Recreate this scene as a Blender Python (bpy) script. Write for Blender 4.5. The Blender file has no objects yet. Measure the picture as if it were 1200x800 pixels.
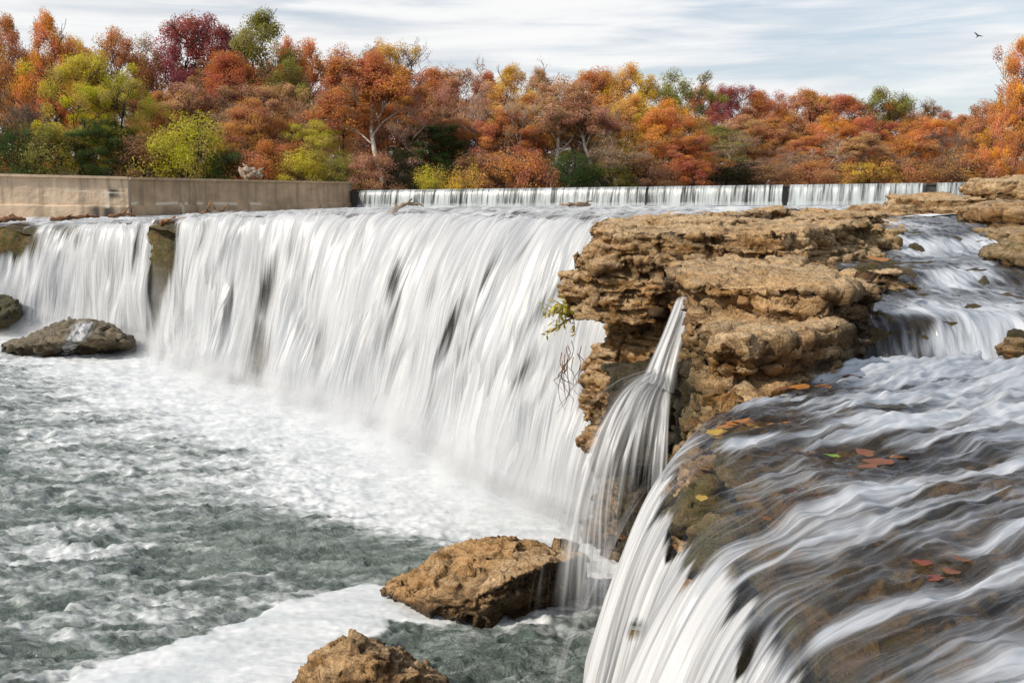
import bpy, math, random
import numpy as np
from mathutils import Vector, Euler
from math import radians as R

random.seed(7)
rng = np.random.default_rng(7)
scene = bpy.context.scene
COL = scene.collection

# ------------------------------------------------------------------ camera
F = 1167.0
HC = 4.5
PITCH = math.atan(165.0 / F)
cp, sp = math.cos(PITCH), math.sin(PITCH)

def ray(px, py):
    a = (px - 600.0) / F
    b = (400.0 - py) / F
    return np.array([a, cp + b * sp, -sp + b * cp])

def at(px, py, Y):
    d = ray(px, py)
    return np.array([0, 0, HC]) + d * (Y / d[1])

def onz(px, py, z):
    d = ray(px, py)
    return np.array([0, 0, HC]) + d * ((z - HC) / d[2])

def topix(P):
    P = np.asarray(P, float)
    x = P[..., 0]; y = P[..., 1]; z = P[..., 2] - HC
    fw = y * cp - z * sp
    up = y * sp + z * cp
    return 600 + F * x / fw, 400 - F * up / fw

cam = bpy.data.cameras.new("camera")
cam_ob = bpy.data.objects.new("camera", cam)
COL.objects.link(cam_ob)
cam.sensor_width = 36.0
cam.lens = F / 1200.0 * 36.0
cam.clip_start = 0.05
cam.clip_end = 6000
cam_ob.location = (0, 0, HC)
cam_ob.rotation_euler = (math.pi / 2 - PITCH, 0, 0)
scene.camera = cam_ob

# ------------------------------------------------------------------ noise
_perm = np.arange(256); np.random.default_rng(3).shuffle(_perm)
_perm = np.concatenate([_perm, _perm, _perm])
_g = np.array([[1,1,0],[-1,1,0],[1,-1,0],[-1,-1,0],[1,0,1],[-1,0,1],[1,0,-1],[-1,0,-1],
               [0,1,1],[0,-1,1],[0,1,-1],[0,-1,-1],[1,1,0],[-1,1,0],[0,-1,1],[0,-1,-1]], float)

def pn(x, y, z):
    x, y, z = np.broadcast_arrays(np.asarray(x, float), np.asarray(y, float), np.asarray(z, float))
    xi = np.floor(x).astype(int); yi = np.floor(y).astype(int); zi = np.floor(z).astype(int)
    xf = x - xi; yf = y - yi; zf = z - zi
    xi &= 255; yi &= 255; zi &= 255
    u = xf*xf*xf*(xf*(xf*6-15)+10); v = yf*yf*yf*(yf*(yf*6-15)+10); w = zf*zf*zf*(zf*(zf*6-15)+10)
    def gr(i, j, k, a, b, c):
        g = _g[_perm[_perm[_perm[xi+i]+yi+j]+zi+k] & 15]
        return g[...,0]*a + g[...,1]*b + g[...,2]*c
    x1 = gr(0,0,0,xf,yf,zf)*(1-u) + gr(1,0,0,xf-1,yf,zf)*u
    x2 = gr(0,1,0,xf,yf-1,zf)*(1-u) + gr(1,1,0,xf-1,yf-1,zf)*u
    y1 = x1*(1-v) + x2*v
    x1 = gr(0,0,1,xf,yf,zf-1)*(1-u) + gr(1,0,1,xf-1,yf,zf-1)*u
    x2 = gr(0,1,1,xf,yf-1,zf-1)*(1-u) + gr(1,1,1,xf-1,yf-1,zf-1)*u
    y2 = x1*(1-v) + x2*v
    return y1*(1-w) + y2*w

def fbm(x, y, z, o=4, ridge=False, gain=0.5):
    s = 0; a = 1.0; f = 1.0; t = 0
    for i in range(o):
        n = pn(x*f + 17.3*i, y*f + 5.1*i, z*f + 9.7*i)
        if ridge: n = 1 - 2*np.abs(n) - 0.5
        s = s + a*n; t += a
        a *= gain; f *= 2.03
    return s / t

def worley(P):
    """distance to the nearest and second nearest jittered cell point, and a random per cell"""
    ci = np.floor(P).astype(int); fr = P - ci
    d1 = np.full(len(P), 9.0); d2 = np.full(len(P), 9.0); idv = np.zeros(len(P))
    for i in (-1,0,1):
        for j in (-1,0,1):
            for k in (-1,0,1):
                h = _perm[_perm[_perm[(ci[:,0]+i)&255] + ((ci[:,1]+j)&255)] + ((ci[:,2]+k)&255)]
                jx = _perm[h+1]/255.0; jy = _perm[h+7]/255.0; jz = _perm[h+13]/255.0
                d = np.sqrt((i+jx-fr[:,0])**2 + (j+jy-fr[:,1])**2 + (k+jz-fr[:,2])**2)
                c = d < d1
                d2 = np.where(c, d1, np.minimum(d2, d)); idv = np.where(c, h/255.0, idv)
                d1 = np.where(c, d, d1)
    return d1, d2, idv

def facets(P):
    """chipped planes: each jittered cell carries its own tilted plane; returns the plane height"""
    ci = np.floor(P).astype(int); fr = P - ci
    best = np.full(len(P), 9.0); out = np.zeros(len(P))
    for i in (-1,0,1):
        for j in (-1,0,1):
            for k in (-1,0,1):
                h = _perm[_perm[_perm[(ci[:,0]+i)&255] + ((ci[:,1]+j)&255)] + ((ci[:,2]+k)&255)]
                dx = fr[:,0]-i-_perm[h+1]/255.0; dy = fr[:,1]-j-_perm[h+7]/255.0; dz = fr[:,2]-k-_perm[h+13]/255.0
                d = dx*dx+dy*dy+dz*dz
                pl = dx*(_perm[h+21]/255.0-0.5)+dy*(_perm[h+33]/255.0-0.5)+dz*(_perm[h+45]/255.0-0.5)+0.35*(_perm[h+57]/255.0-0.5)
                c = d < best; best = np.where(c, d, best); out = np.where(c, pl, out)
    return out

def sstep(a, b, x):
    t = np.clip((x - a) / (b - a), 0, 1)
    return t*t*(3-2*t)

# ------------------------------------------------------------------ objects
def mesh_np(name, V, faces, smooth=True):
    """V (n,3); faces (m,k) integer array, all faces with the same number of corners"""
    V = np.asarray(V, np.float32); faces = np.asarray(faces, np.int32)
    me = bpy.data.meshes.new(name)
    m, k = faces.shape
    me.vertices.add(len(V)); me.vertices.foreach_set('co', V.ravel())
    me.loops.add(m*k); me.loops.foreach_set('vertex_index', faces.ravel())
    me.polygons.add(m)
    me.polygons.foreach_set('loop_start', np.arange(0, m*k, k, dtype=np.int32))
    me.polygons.foreach_set('loop_total', np.full(m, k, np.int32))
    me.polygons.foreach_set('use_smooth', np.full(m, smooth, bool))
    me.update(calc_edges=True); me.validate()
    return me

def attr(me, name, vals):
    a = me.attributes.new(name, 'FLOAT', 'POINT')
    a.data.foreach_set('value', np.asarray(vals, np.float32).ravel())

def uvs(me, U):
    l = me.uv_layers.new(name='UVMap')
    vi = np.zeros(len(me.loops), np.int32); me.loops.foreach_get('vertex_index', vi)
    l.data.foreach_set('uv', np.asarray(U, np.float32)[vi].ravel())

def obj(name, me, mat=None, parent=None):
    o = bpy.data.objects.new(name, me); COL.objects.link(o)
    if mat is not None and me is not None and len(me.materials) == 0: me.materials.append(mat)
    if parent is not None: o.parent = parent
    return o

def tag(o, label=None, cat=None, group=None, kind=None):
    if label: o['label'] = label
    if cat: o['category'] = cat
    if group: o['group'] = group
    if kind: o['kind'] = kind
    return o

def empty(name, loc, rz=0):
    o = bpy.data.objects.new(name, None); COL.objects.link(o)
    o.location = loc; o.rotation_euler = (0, 0, rz); o.empty_display_size = 0.2
    return o

def gridfaces(nu, nv):
    i = np.arange(nu-1)[:,None]; j = np.arange(nv-1)[None,:]
    a = i*nv + j
    return np.stack([a, a+nv, a+nv+1, a+1], -1).reshape(-1, 4)

def get_co(me):
    a = np.zeros(len(me.vertices)*3, np.float32); me.vertices.foreach_get('co', a); return a.reshape(-1,3).astype(float)
def get_no(me):
    a = np.zeros(len(me.vertices)*3, np.float32); me.vertex_normals.foreach_get('vector', a); return a.reshape(-1,3).astype(float)
def set_co(me, V):
    me.vertices.foreach_set('co', np.asarray(V, np.float32).ravel()); me.update()

def catmull(pts, n):
    """resample a polyline of points smoothly to n samples"""
    P = np.asarray(pts, float); m = len(P)
    Q = np.vstack([2*P[0]-P[1], P, 2*P[-1]-P[-2]])
    out = []
    for s in np.linspace(0, m-1-1e-9, n):
        i = int(s); t = s - i
        p0,p1,p2,p3 = Q[i],Q[i+1],Q[i+2],Q[i+3]
        out.append(0.5*((2*p1)+(-p0+p2)*t+(2*p0-5*p1+4*p2-p3)*t*t+(-p0+3*p1-3*p2+p3)*t**3))
    return np.array(out)

class MB:
    def __init__(s): s.v=[]; s.f=[]
    def tube(s, pts, rad, n=6, cap=True):
        pts=[Vector(p) for p in pts]; b=len(s.v); m=len(pts)
        for i,p in enumerate(pts):
            d=(pts[min(i+1,m-1)]-pts[max(i-1,0)])
            if d.length<1e-9: d=Vector((0,0,1))
            d.normalize()
            a=d.orthogonal() if abs(d.z)>0.95 else d.cross(Vector((0,0,1)))
            a.normalize(); c=d.cross(a)
            r=rad[i] if hasattr(rad,'__len__') else rad
            for k in range(n):
                t=2*math.pi*k/n; s.v.append(p+a*(r*math.cos(t))+c*(r*math.sin(t)))
        for i in range(m-1):
            for k in range(n):
                q=(k+1)%n
                s.f.append((b+i*n+k,b+i*n+q,b+(i+1)*n+q,b+(i+1)*n+k))
        if cap:
            s.f.append(tuple(b+k for k in reversed(range(n)))); s.f.append(tuple(b+(m-1)*n+k for k in range(n)))
    def prism(s, poly0, poly1):
        b=len(s.v); n=len(poly0)
        s.v += [Vector(p) for p in poly0]; s.v += [Vector(p) for p in poly1]
        for k in range(n):
            q=(k+1)%n; s.f.append((b+k,b+q,b+n+q,b+n+k))
        s.f.append(tuple(b+k for k in reversed(range(n)))); s.f.append(tuple(b+n+k for k in range(n)))
    def box(s, c, d, rz=0, jit=0):
        c=Vector(c); pts=[]
        for z in (-1,1):
            for x,y in ((-1,-1),(1,-1),(1,1),(-1,1)):
                p=Vector((x*d[0]/2,y*d[1]/2,z*d[2]/2))
                p+=Vector((random.uniform(-jit,jit) for _ in range(3)))
                p.rotate(Euler((0,0,rz))); pts.append(c+p)
        s.prism(pts[:4],pts[4:])
    def mesh(s, name, smooth=True):
        me=bpy.data.meshes.new(name); me.from_pydata([tuple(v) for v in s.v],[],s.f)
        if smooth: me.polygons.foreach_set('use_smooth',[True]*len(me.polygons))
        me.update(); return me

# ------------------------------------------------------------------ materials
class NT:
    def __init__(s, name):
        s.m=bpy.data.materials.new(name); s.m.use_nodes=True; s.t=s.m.node_tree; s.t.nodes.clear()
    def n(s, typ, _ins=None, **kw):
        nd=s.t.nodes.new(typ)
        for k,v in kw.items(): setattr(nd,k,v)
        if _ins:
            for k,v in _ins.items():
                sk=nd.inputs[k]
                if isinstance(v,(bpy.types.NodeSocket,)): s.t.links.new(v,sk)
                else:
                    if sk.type=='RGBA' and hasattr(v,'__len__') and len(v)==3: v=(*v,1)
                    sk.default_value=v
        return nd
    def math(s, op, a, b=0.0, c=None, clamp=False):
        d={0:a,1:b}
        if c is not None: d[2]=c
        return s.n('ShaderNodeMath',d,operation=op,use_clamp=clamp).outputs[0]
    def mix(s, fac, a, b, mode='MIX'):
        nd=s.n('ShaderNodeMix',None,data_type='RGBA',blend_type=mode)
        for k,v in ((0,fac),(6,a),(7,b)):
            sk=nd.inputs[k]
            if isinstance(v,bpy.types.NodeSocket): s.t.links.new(v,sk)
            else:
                if k>=6 and len(v)==3: v=(*v,1)
                sk.default_value=v
        return nd.outputs[2]
    def rng(s, v, a, b, c=0.0, d=1.0, smooth=True):
        return s.n('ShaderNodeMapRange',{0:v,1:a,2:b,3:c,4:d},interpolation_type='SMOOTHSTEP' if smooth else 'LINEAR',clamp=True).outputs[0]
    def attr(s, name): return s.n('ShaderNodeAttribute',None,attribute_name=name).outputs['Fac']
    def noise(s, vec, scale, detail=4, rough=0.55, dist=0.0):
        return s.n('ShaderNodeTexNoise',{'Vector':vec,'Scale':scale,'Detail':detail,'Roughness':rough,'Distortion':dist}).outputs[0]
    def pos(s): return s.n('ShaderNodeNewGeometry').outputs['Position']
    def objc(s): return s.n('ShaderNodeTexCoord').outputs['Object']
    def scalevec(s, v, sc, off=(0,0,0)):
        return s.n('ShaderNodeMapping',{'Vector':v,'Scale':sc,'Location':off}).outputs[0]
    def bump(s, h, strength, dist, normal=None):
        d={'Height':h,'Strength':strength,'Distance':dist}
        if normal is not None: d['Normal']=normal
        return s.n('ShaderNodeBump',d).outputs[0]
    def mixsh(s, fac, a, b): return s.n('ShaderNodeMixShader',{0:fac,1:a,2:b}).outputs[0]
    def out(s, sh):
        s.n('ShaderNodeOutputMaterial',{'Surface':sh}); return s.m

def rock_material(name, tan=(0.57,0.36,0.165), pale=(0.86,0.62,0.36), dark=(0.27,0.155,0.07), rust=(0.34,0.15,0.03), wet_rough=0.25):
    t=NT(name); p=t.pos()
    ns=t.noise(t.scalevec(p,(1.3,1.3,5.5)),1.0,6,0.62,0.3)
    nb=t.noise(p,2.3,5,0.6); nf=t.noise(p,16,5,0.65); ng=t.noise(p,60,3,0.6)
    c=t.mix(t.rng(ns,0.36,0.62),dark,tan)
    c=t.mix(t.rng(nb,0.45,0.68),c,pale)
    c=t.mix(t.math('MULTIPLY',t.rng(t.noise(p,3.1,4,0.6,0.4),0.52,0.68),0.35),c,(0.30,0.25,0.19))
    c=t.mix(t.math('MULTIPLY',t.attr('up'),0.75),c,pale)  # upward faces bleached, with top light painted in as well
    c=t.mix(t.math('MULTIPLY',t.rng(nf,0.50,0.66),0.75),c,t.mix(0.35,dark,tan))
    c=t.mix(t.math('MULTIPLY',t.rng(t.noise(t.scalevec(p,(7,7,30),(1,4,2)),1.0,5,0.65,0.6),0.53,0.66),0.55),c,t.mix(0.5,dark,(0.03,0.02,0.01)))
    c=t.mix(t.math('MULTIPLY',t.rng(ng,0.36,0.48,1.0,0.0),0.6),c,(0.12,0.08,0.045))
    c=t.mix(t.math('MULTIPLY',t.rng(t.noise(p,0.9,4,0.6,0.3),0.46,0.62),0.5),c,t.mix(1.0,c,(1.02,0.80,0.52),'MULTIPLY'))
    c=t.mix(t.math('MULTIPLY',t.rng(t.noise(t.scalevec(p,(1.6,1.6,4),(5,3,8)),1.0,5,0.65),0.52,0.66),0.6),c,t.mix(1.0,c,(0.50,0.47,0.46),'MULTIPLY'))
    ru=t.math('MULTIPLY',t.attr('rust'),t.rng(t.noise(t.scalevec(p,(3,3,1.4)),1.3,5,0.6),0.36,0.58))
    c=t.mix(ru,c,t.mix(t.rng(nf,0.4,0.65),rust,(0.44,0.23,0.06)))
    c=t.mix(t.math('MULTIPLY',t.attr('cav'),0.85),c,(0.035,0.024,0.015))  # shade in crevices and seams painted into the colour
    ms=t.math('MULTIPLY',t.attr('moss'),t.rng(t.noise(p,7,5,0.65),0.38,0.6))
    c=t.mix(ms,c,t.mix(nf,(0.055,0.05,0.012),(0.15,0.15,0.025)))
    w=t.attr('wet')
    c=t.mix(w,c,t.mix(1.0,c,(0.30,0.29,0.28),'MULTIPLY'))
    h=t.math('ADD',t.math('MULTIPLY',nf,0.6),t.math('MULTIPLY',ng,0.3))
    h=t.math('ADD',h,t.math('MULTIPLY',t.noise(t.scalevec(p,(5,5,26)),1.0,4,0.6,0.5),0.5))
    h=t.math('ADD',h,t.math('MULTIPLY',t.noise(p,9,8,0.72,0.3),0.9))
    nrm=t.bump(h,1.0,0.085)
    b=t.n('ShaderNodeBsdfPrincipled',{'Base Color':c,'Roughness':t.math('SUBTRACT',0.92,t.math('MULTIPLY',w,0.92-wet_rough)),'Normal':nrm})
    b.inputs['Specular IOR Level'].default_value=0.35
    return t.out(b.outputs[0])

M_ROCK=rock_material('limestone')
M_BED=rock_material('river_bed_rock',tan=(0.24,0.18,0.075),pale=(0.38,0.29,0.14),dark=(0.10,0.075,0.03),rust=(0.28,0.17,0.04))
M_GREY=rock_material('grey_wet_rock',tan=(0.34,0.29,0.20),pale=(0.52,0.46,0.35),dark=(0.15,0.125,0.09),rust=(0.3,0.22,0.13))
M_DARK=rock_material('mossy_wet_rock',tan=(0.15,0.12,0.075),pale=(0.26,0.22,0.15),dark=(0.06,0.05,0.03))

def fall_material(name, su=6.0, sv=0.42, fine=22.0, lo=0.34, hi=0.62, trans=0.3, white=(0.74,0.745,0.75), grey=(0.36,0.39,0.42)):
    t=NT(name); uv=t.n('ShaderNodeUVMap',None,uv_map='UVMap').outputs[0]
    n1=t.noise(t.scalevec(uv,(su*0.3,sv*0.5,1)),1.0,3,0.5,0.15)
    n2=t.noise(t.scalevec(uv,(su,sv,1),(3,7,0)),1.0,5,0.6,0.25)
    n3=t.noise(t.scalevec(uv,(fine,sv*1.7,1),(11,2,0)),1.0,4,0.6,0.1)
    st=t.math('ADD',t.math('ADD',t.math('MULTIPLY',n1,0.28),t.math('MULTIPLY',n2,0.32)),t.math('MULTIPLY',n3,0.40))
    d=t.attr('dens')
    a=t.rng(t.math('ADD',st,t.math('MULTIPLY',t.math('SUBTRACT',d,0.5),0.9)),lo,hi)
    a=t.math('MULTIPLY',a,t.attr('fade'))
    c=t.mix(t.rng(st,0.38,0.58),grey,white)  # grey streaks: shadow between strands painted into the colour
    nrm=t.bump(st,0.3,0.08)
    df=t.n('ShaderNodeBsdfDiffuse',{'Color':c,'Normal':nrm}).outputs[0]
    tr=t.n('ShaderNodeBsdfTranslucent',{'Color':c}).outputs[0]
    sh=t.mixsh(trans,df,tr)
    gl=t.n('ShaderNodeBsdfGlossy',{'Color':(1,1,1),'Roughness':0.35,'Normal':nrm}).outputs[0]
    sh=t.mixsh(0.05,sh,gl)
    return t.out(t.mixsh(a,t.n('ShaderNodeBsdfTransparent').outputs[0],sh))

M_FALL=fall_material('falling_water',su=4.5,sv=0.30,fine=26,lo=0.28,hi=0.66,grey=(0.43,0.455,0.48),white=(0.77,0.775,0.78))
M_WISP=fall_material('falling_water_strands',su=8,sv=0.4,fine=34,lo=0.42,hi=0.78)
M_NEARFALL=fall_material('near_falling_water',su=7,sv=0.4,fine=42,lo=0.36,hi=0.60,grey=(0.22,0.225,0.23),white=(0.70,0.70,0.70),trans=0.12)
M_WEIRFALL=fall_material('weir_curtain_water',su=2.2,sv=0.25,fine=7,lo=0.40,hi=0.58,white=(0.56,0.60,0.60),grey=(0.22,0.245,0.24))

def flow_material(name, tint=(0.62,0.55,0.42), su=5, sv=0.7, fine=16, foamlo=0.42, foamhi=0.72):
    t=NT(name); uv=t.n('ShaderNodeUVMap',None,uv_map='UVMap').outputs[0]
    n1=t.noise(t.scalevec(uv,(su*0.35,sv*0.55,1)),1.0,3,0.5,0.6)
    n2=t.noise(t.scalevec(uv,(su,sv,1),(3,7,0)),1.0,5,0.62,0.5)
    n3=t.noise(t.scalevec(uv,(fine,sv*1.6,1),(11,2,0)),1.0,4,0.6,0.3)
    st=t.math('ADD',t.math('ADD',t.math('MULTIPLY',n1,0.32),t.math('MULTIPLY',n2,0.36)),t.math('MULTIPLY',n3,0.32))
    foam=t.attr('foam')
    fm=t.rng(t.math('ADD',st,t.math('MULTIPLY',t.math('SUBTRACT',foam,0.5),0.8)),foamlo,foamhi)
    fm=t.math('ADD',t.math('MULTIPLY',fm,0.86),t.rng(t.math('ADD',foam,t.math('MULTIPLY',t.math('SUBTRACT',n3,0.5),1.5)),0.1,0.7,0.02,0.14))  # adds a thin blue-grey haze, sky sheen painted over all the water
    nrm=t.bump(st,0.6,0.07)
    fr=t.n('ShaderNodeFresnel',{'IOR':1.36,'Normal':t.bump(st,0.2,0.05)}).outputs[0]
    gl=t.n('ShaderNodeBsdfGlossy',{'Color':(0.95,0.97,1),'Roughness':0.16,'Normal':nrm}).outputs[0]
    tp=t.n('ShaderNodeBsdfTransparent',{'Color':t.mix(t.rng(t.attr('fade'),0.8,1.0),(1,1,1),tint)}).outputs[0]
    base=t.mixsh(t.math('MULTIPLY',fr,0.85,clamp=True),tp,gl)
    c=t.mix(t.rng(st,0.4,0.6),(0.38,0.42,0.47),(0.68,0.71,0.75))
    df=t.n('ShaderNodeBsdfDiffuse',{'Color':c,'Normal':nrm}).outputs[0]
    tr=t.n('ShaderNodeBsdfTranslucent',{'Color':c}).outputs[0]
    wh=t.mixsh(0.2,df,tr); wh=t.mixsh(0.08,wh,gl)
    sh=t.mixsh(fm,base,wh)
    sh=t.mixsh(t.attr('fade'),t.n('ShaderNodeBsdfTransparent').outputs[0],sh)
    return t.out(sh)
M_FLOW=flow_material('shelf_water',tint=(0.86,0.76,0.58),su=6,sv=0.55,fine=24,foamlo=0.38,foamhi=0.64)
M_CASC=flow_material('cascade_water',su=4,sv=0.8,fine=14,foamlo=0.38,foamhi=0.66)

def pool_material():
    t=NT('pool_water'); p=t.pos()
    foam=t.attr('foam'); calm=t.attr('chop')
    fl=t.scalevec(p,(1.0,1.0,1.0))
    f1=t.noise(t.n('ShaderNodeMapping',{'Vector':p,'Rotation':(0,0,R(-25)),'Scale':(0.9,3.4,1)}).outputs[0],1.0,6,0.65,0.8)
    f2=t.noise(t.n('ShaderNodeMapping',{'Vector':p,'Rotation':(0,0,R(10)),'Scale':(3.6,10,1)}).outputs[0],1.0,5,0.65,0.6)
    ff=t.math('ADD',t.math('MULTIPLY',f1,0.55),t.math('MULTIPLY',f2,0.45))
    fm=t.rng(t.math('ADD',ff,t.math('MULTIPLY',t.math('SUBTRACT',foam,0.5),1.0)),0.40,0.72)
    w1=t.noise(t.n('ShaderNodeMapping',{'Vector':p,'Rotation':(0,0,R(-20)),'Scale':(4,12,4)}).outputs[0],1.0,6,0.62,0.7)
    w2=t.noise(p,26,4,0.6,0.4)
    hh=t.math('ADD',w1,t.math('MULTIPLY',w2,0.10))
    nrm=t.bump(hh,1.0,0.13)
    deep=t.mix(t.rng(f1,0.35,0.7),(0.095,0.125,0.105),(0.30,0.345,0.315))
    wb=t.n('ShaderNodeBsdfPrincipled',{'Base Color':deep,'Roughness':0.05,'IOR':1.45,'Normal':nrm})
    c=t.mix(t.rng(ff,0.4,0.66),(0.56,0.59,0.60),(0.74,0.75,0.75))
    fo=t.n('ShaderNodeBsdfDiffuse',{'Color':c,'Normal':t.bump(ff,0.35,0.05)}).outputs[0]
    return t.out(t.mixsh(fm,wb.outputs[0],fo))
M_POOL=pool_material()

def river_material():
    t=NT('river_water'); p=t.pos()
    n=t.noise(t.scalevec(p,(0.9,0.35,1)),1.0,5,0.65,0.8)
    n2=t.noise(t.scalevec(p,(4,1.6,1)),1.0,5,0.65,0.5)
    s=t.math('ADD',t.math('MULTIPLY',n,0.5),t.math('MULTIPLY',n2,0.5))
    fm=t.rng(t.math('ADD',s,t.math('MULTIPLY',t.math('SUBTRACT',t.attr('foam'),0.5),0.8)),0.45,0.66)
    nrm=t.bump(s,0.8,0.12)
    wb=t.n('ShaderNodeBsdfPrincipled',{'Base Color':(0.06,0.085,0.08),'Roughness':0.15,'Normal':nrm}).outputs[0]
    fo=t.n('ShaderNodeBsdfDiffuse',{'Color':(0.76,0.79,0.82),'Normal':nrm}).outputs[0]
    return t.out(t.mixsh(fm,wb,fo))
M_RIVER=river_material()

def concrete_material(name, base, dark, stain):
    t=NT(name); p=t.pos()
    a=t.noise(t.scalevec(p,(0.35,0.35,0.8)),1.0,6,0.65); b=t.noise(t.scalevec(p,(2.2,2.2,0.22)),1.0,5,0.6); c3=t.noise(p,9,4,0.6)
    c=t.mix(t.rng(a,0.35,0.65),base,dark)
    c=t.mix(t.math('MULTIPLY',t.rng(b,0.48,0.68),stain),c,(0.05,0.042,0.033))
    c=t.mix(t.math('MULTIPLY',t.rng(c3,0.5,0.7),0.3),c,dark)
    c=t.mix(t.attr('wet'),c,(0.045,0.04,0.036))
    c=t.mix(t.attr('lime'),c,(0.85,0.74,0.58))
    bs=t.n('ShaderNodeBsdfPrincipled',{'Base Color':c,'Roughness':0.9,'Normal':t.bump(t.math('ADD',c3,b),0.4,0.05)})
    return t.out(bs.outputs[0])
M_CONC_PALE=concrete_material('pale_weathered_concrete',(0.72,0.535,0.36),(0.54,0.395,0.265),0.42)
M_CONC_DARK=concrete_material('dark_weathered_concrete',(0.60,0.405,0.235),(0.43,0.285,0.165),0.35)
M_WEIR=concrete_material('wet_weir_concrete',(0.10,0.095,0.085),(0.05,0.05,0.045),0.6)

def leaf_material():
    t=NT('autumn_leaves'); oi=t.n('ShaderNodeObjectInfo')
    tint=t.attr('tint')
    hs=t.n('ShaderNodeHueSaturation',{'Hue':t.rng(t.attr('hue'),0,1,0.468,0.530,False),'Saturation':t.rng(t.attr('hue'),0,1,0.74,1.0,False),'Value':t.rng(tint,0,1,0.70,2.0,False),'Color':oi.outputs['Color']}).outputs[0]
    df=t.n('ShaderNodeBsdfDiffuse',{'Color':hs}).outputs[0]; tr=t.n('ShaderNodeBsdfTranslucent',{'Color':hs}).outputs[0]
    return t.out(t.mixsh(0.45,df,tr))
M_LEAF=leaf_material()
def bark_material():
    t=NT('tree_bark'); oi=t.n('ShaderNodeObjectInfo'); p=t.objc()
    n=t.noise(t.scalevec(p,(2,2,0.6)),1.5,5,0.6)
    c=t.mix(t.rng(n,0.4,0.65),oi.outputs['Color'],t.mix(1.0,oi.outputs['Color'],(0.5,0.47,0.44),'MULTIPLY'))
    return t.out(t.n('ShaderNodeBsdfPrincipled',{'Base Color':c,'Roughness':0.9}).outputs[0])
M_BARK=bark_material()
def simple(name, c, rough=0.8, scale=8, var=0.5):
    t=NT(name); n=t.noise(t.objc(),scale,5,0.6)
    cc=t.mix(t.rng(n,0.35,0.65),c,tuple(x*var for x in c))
    return t.out(t.n('ShaderNodeBsdfPrincipled',{'Base Color':cc,'Roughness':rough,'Normal':t.bump(n,0.4,0.02)}).outputs[0])
M_GROUND=simple('forest_floor',(0.05,0.03,0.015),0.95,0.4)
M_WOOD=simple('weathered_driftwood',(0.36,0.25,0.16),0.85,6,0.35)
M_WOODPALE=simple('bleached_driftwood',(0.55,0.42,0.30),0.85,5,0.3)
M_DEBRIS=simple('rusty_debris',(0.36,0.17,0.075),0.9,5,0.3)
M_BIRD=simple('dark_feathers',(0.02,0.02,0.022),0.7)

# ------------------------------------------------------------------ rocks
def remesh(mb, voxel, name):
    me=mb.mesh(name,False); o=bpy.data.objects.new('tmp',me); COL.objects.link(o)
    m=o.modifiers.new('r','REMESH'); m.mode='VOXEL'; m.voxel_size=voxel; m.use_smooth_shade=True
    dg=bpy.context.evaluated_depsgraph_get(); m2=bpy.data.meshes.new_from_object(o.evaluated_get(dg))
    bpy.data.objects.remove(o); bpy.data.meshes.remove(me)
    m2.name=name; m2.polygons.foreach_set('use_smooth',[True]*len(m2.polygons)); return m2

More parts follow.
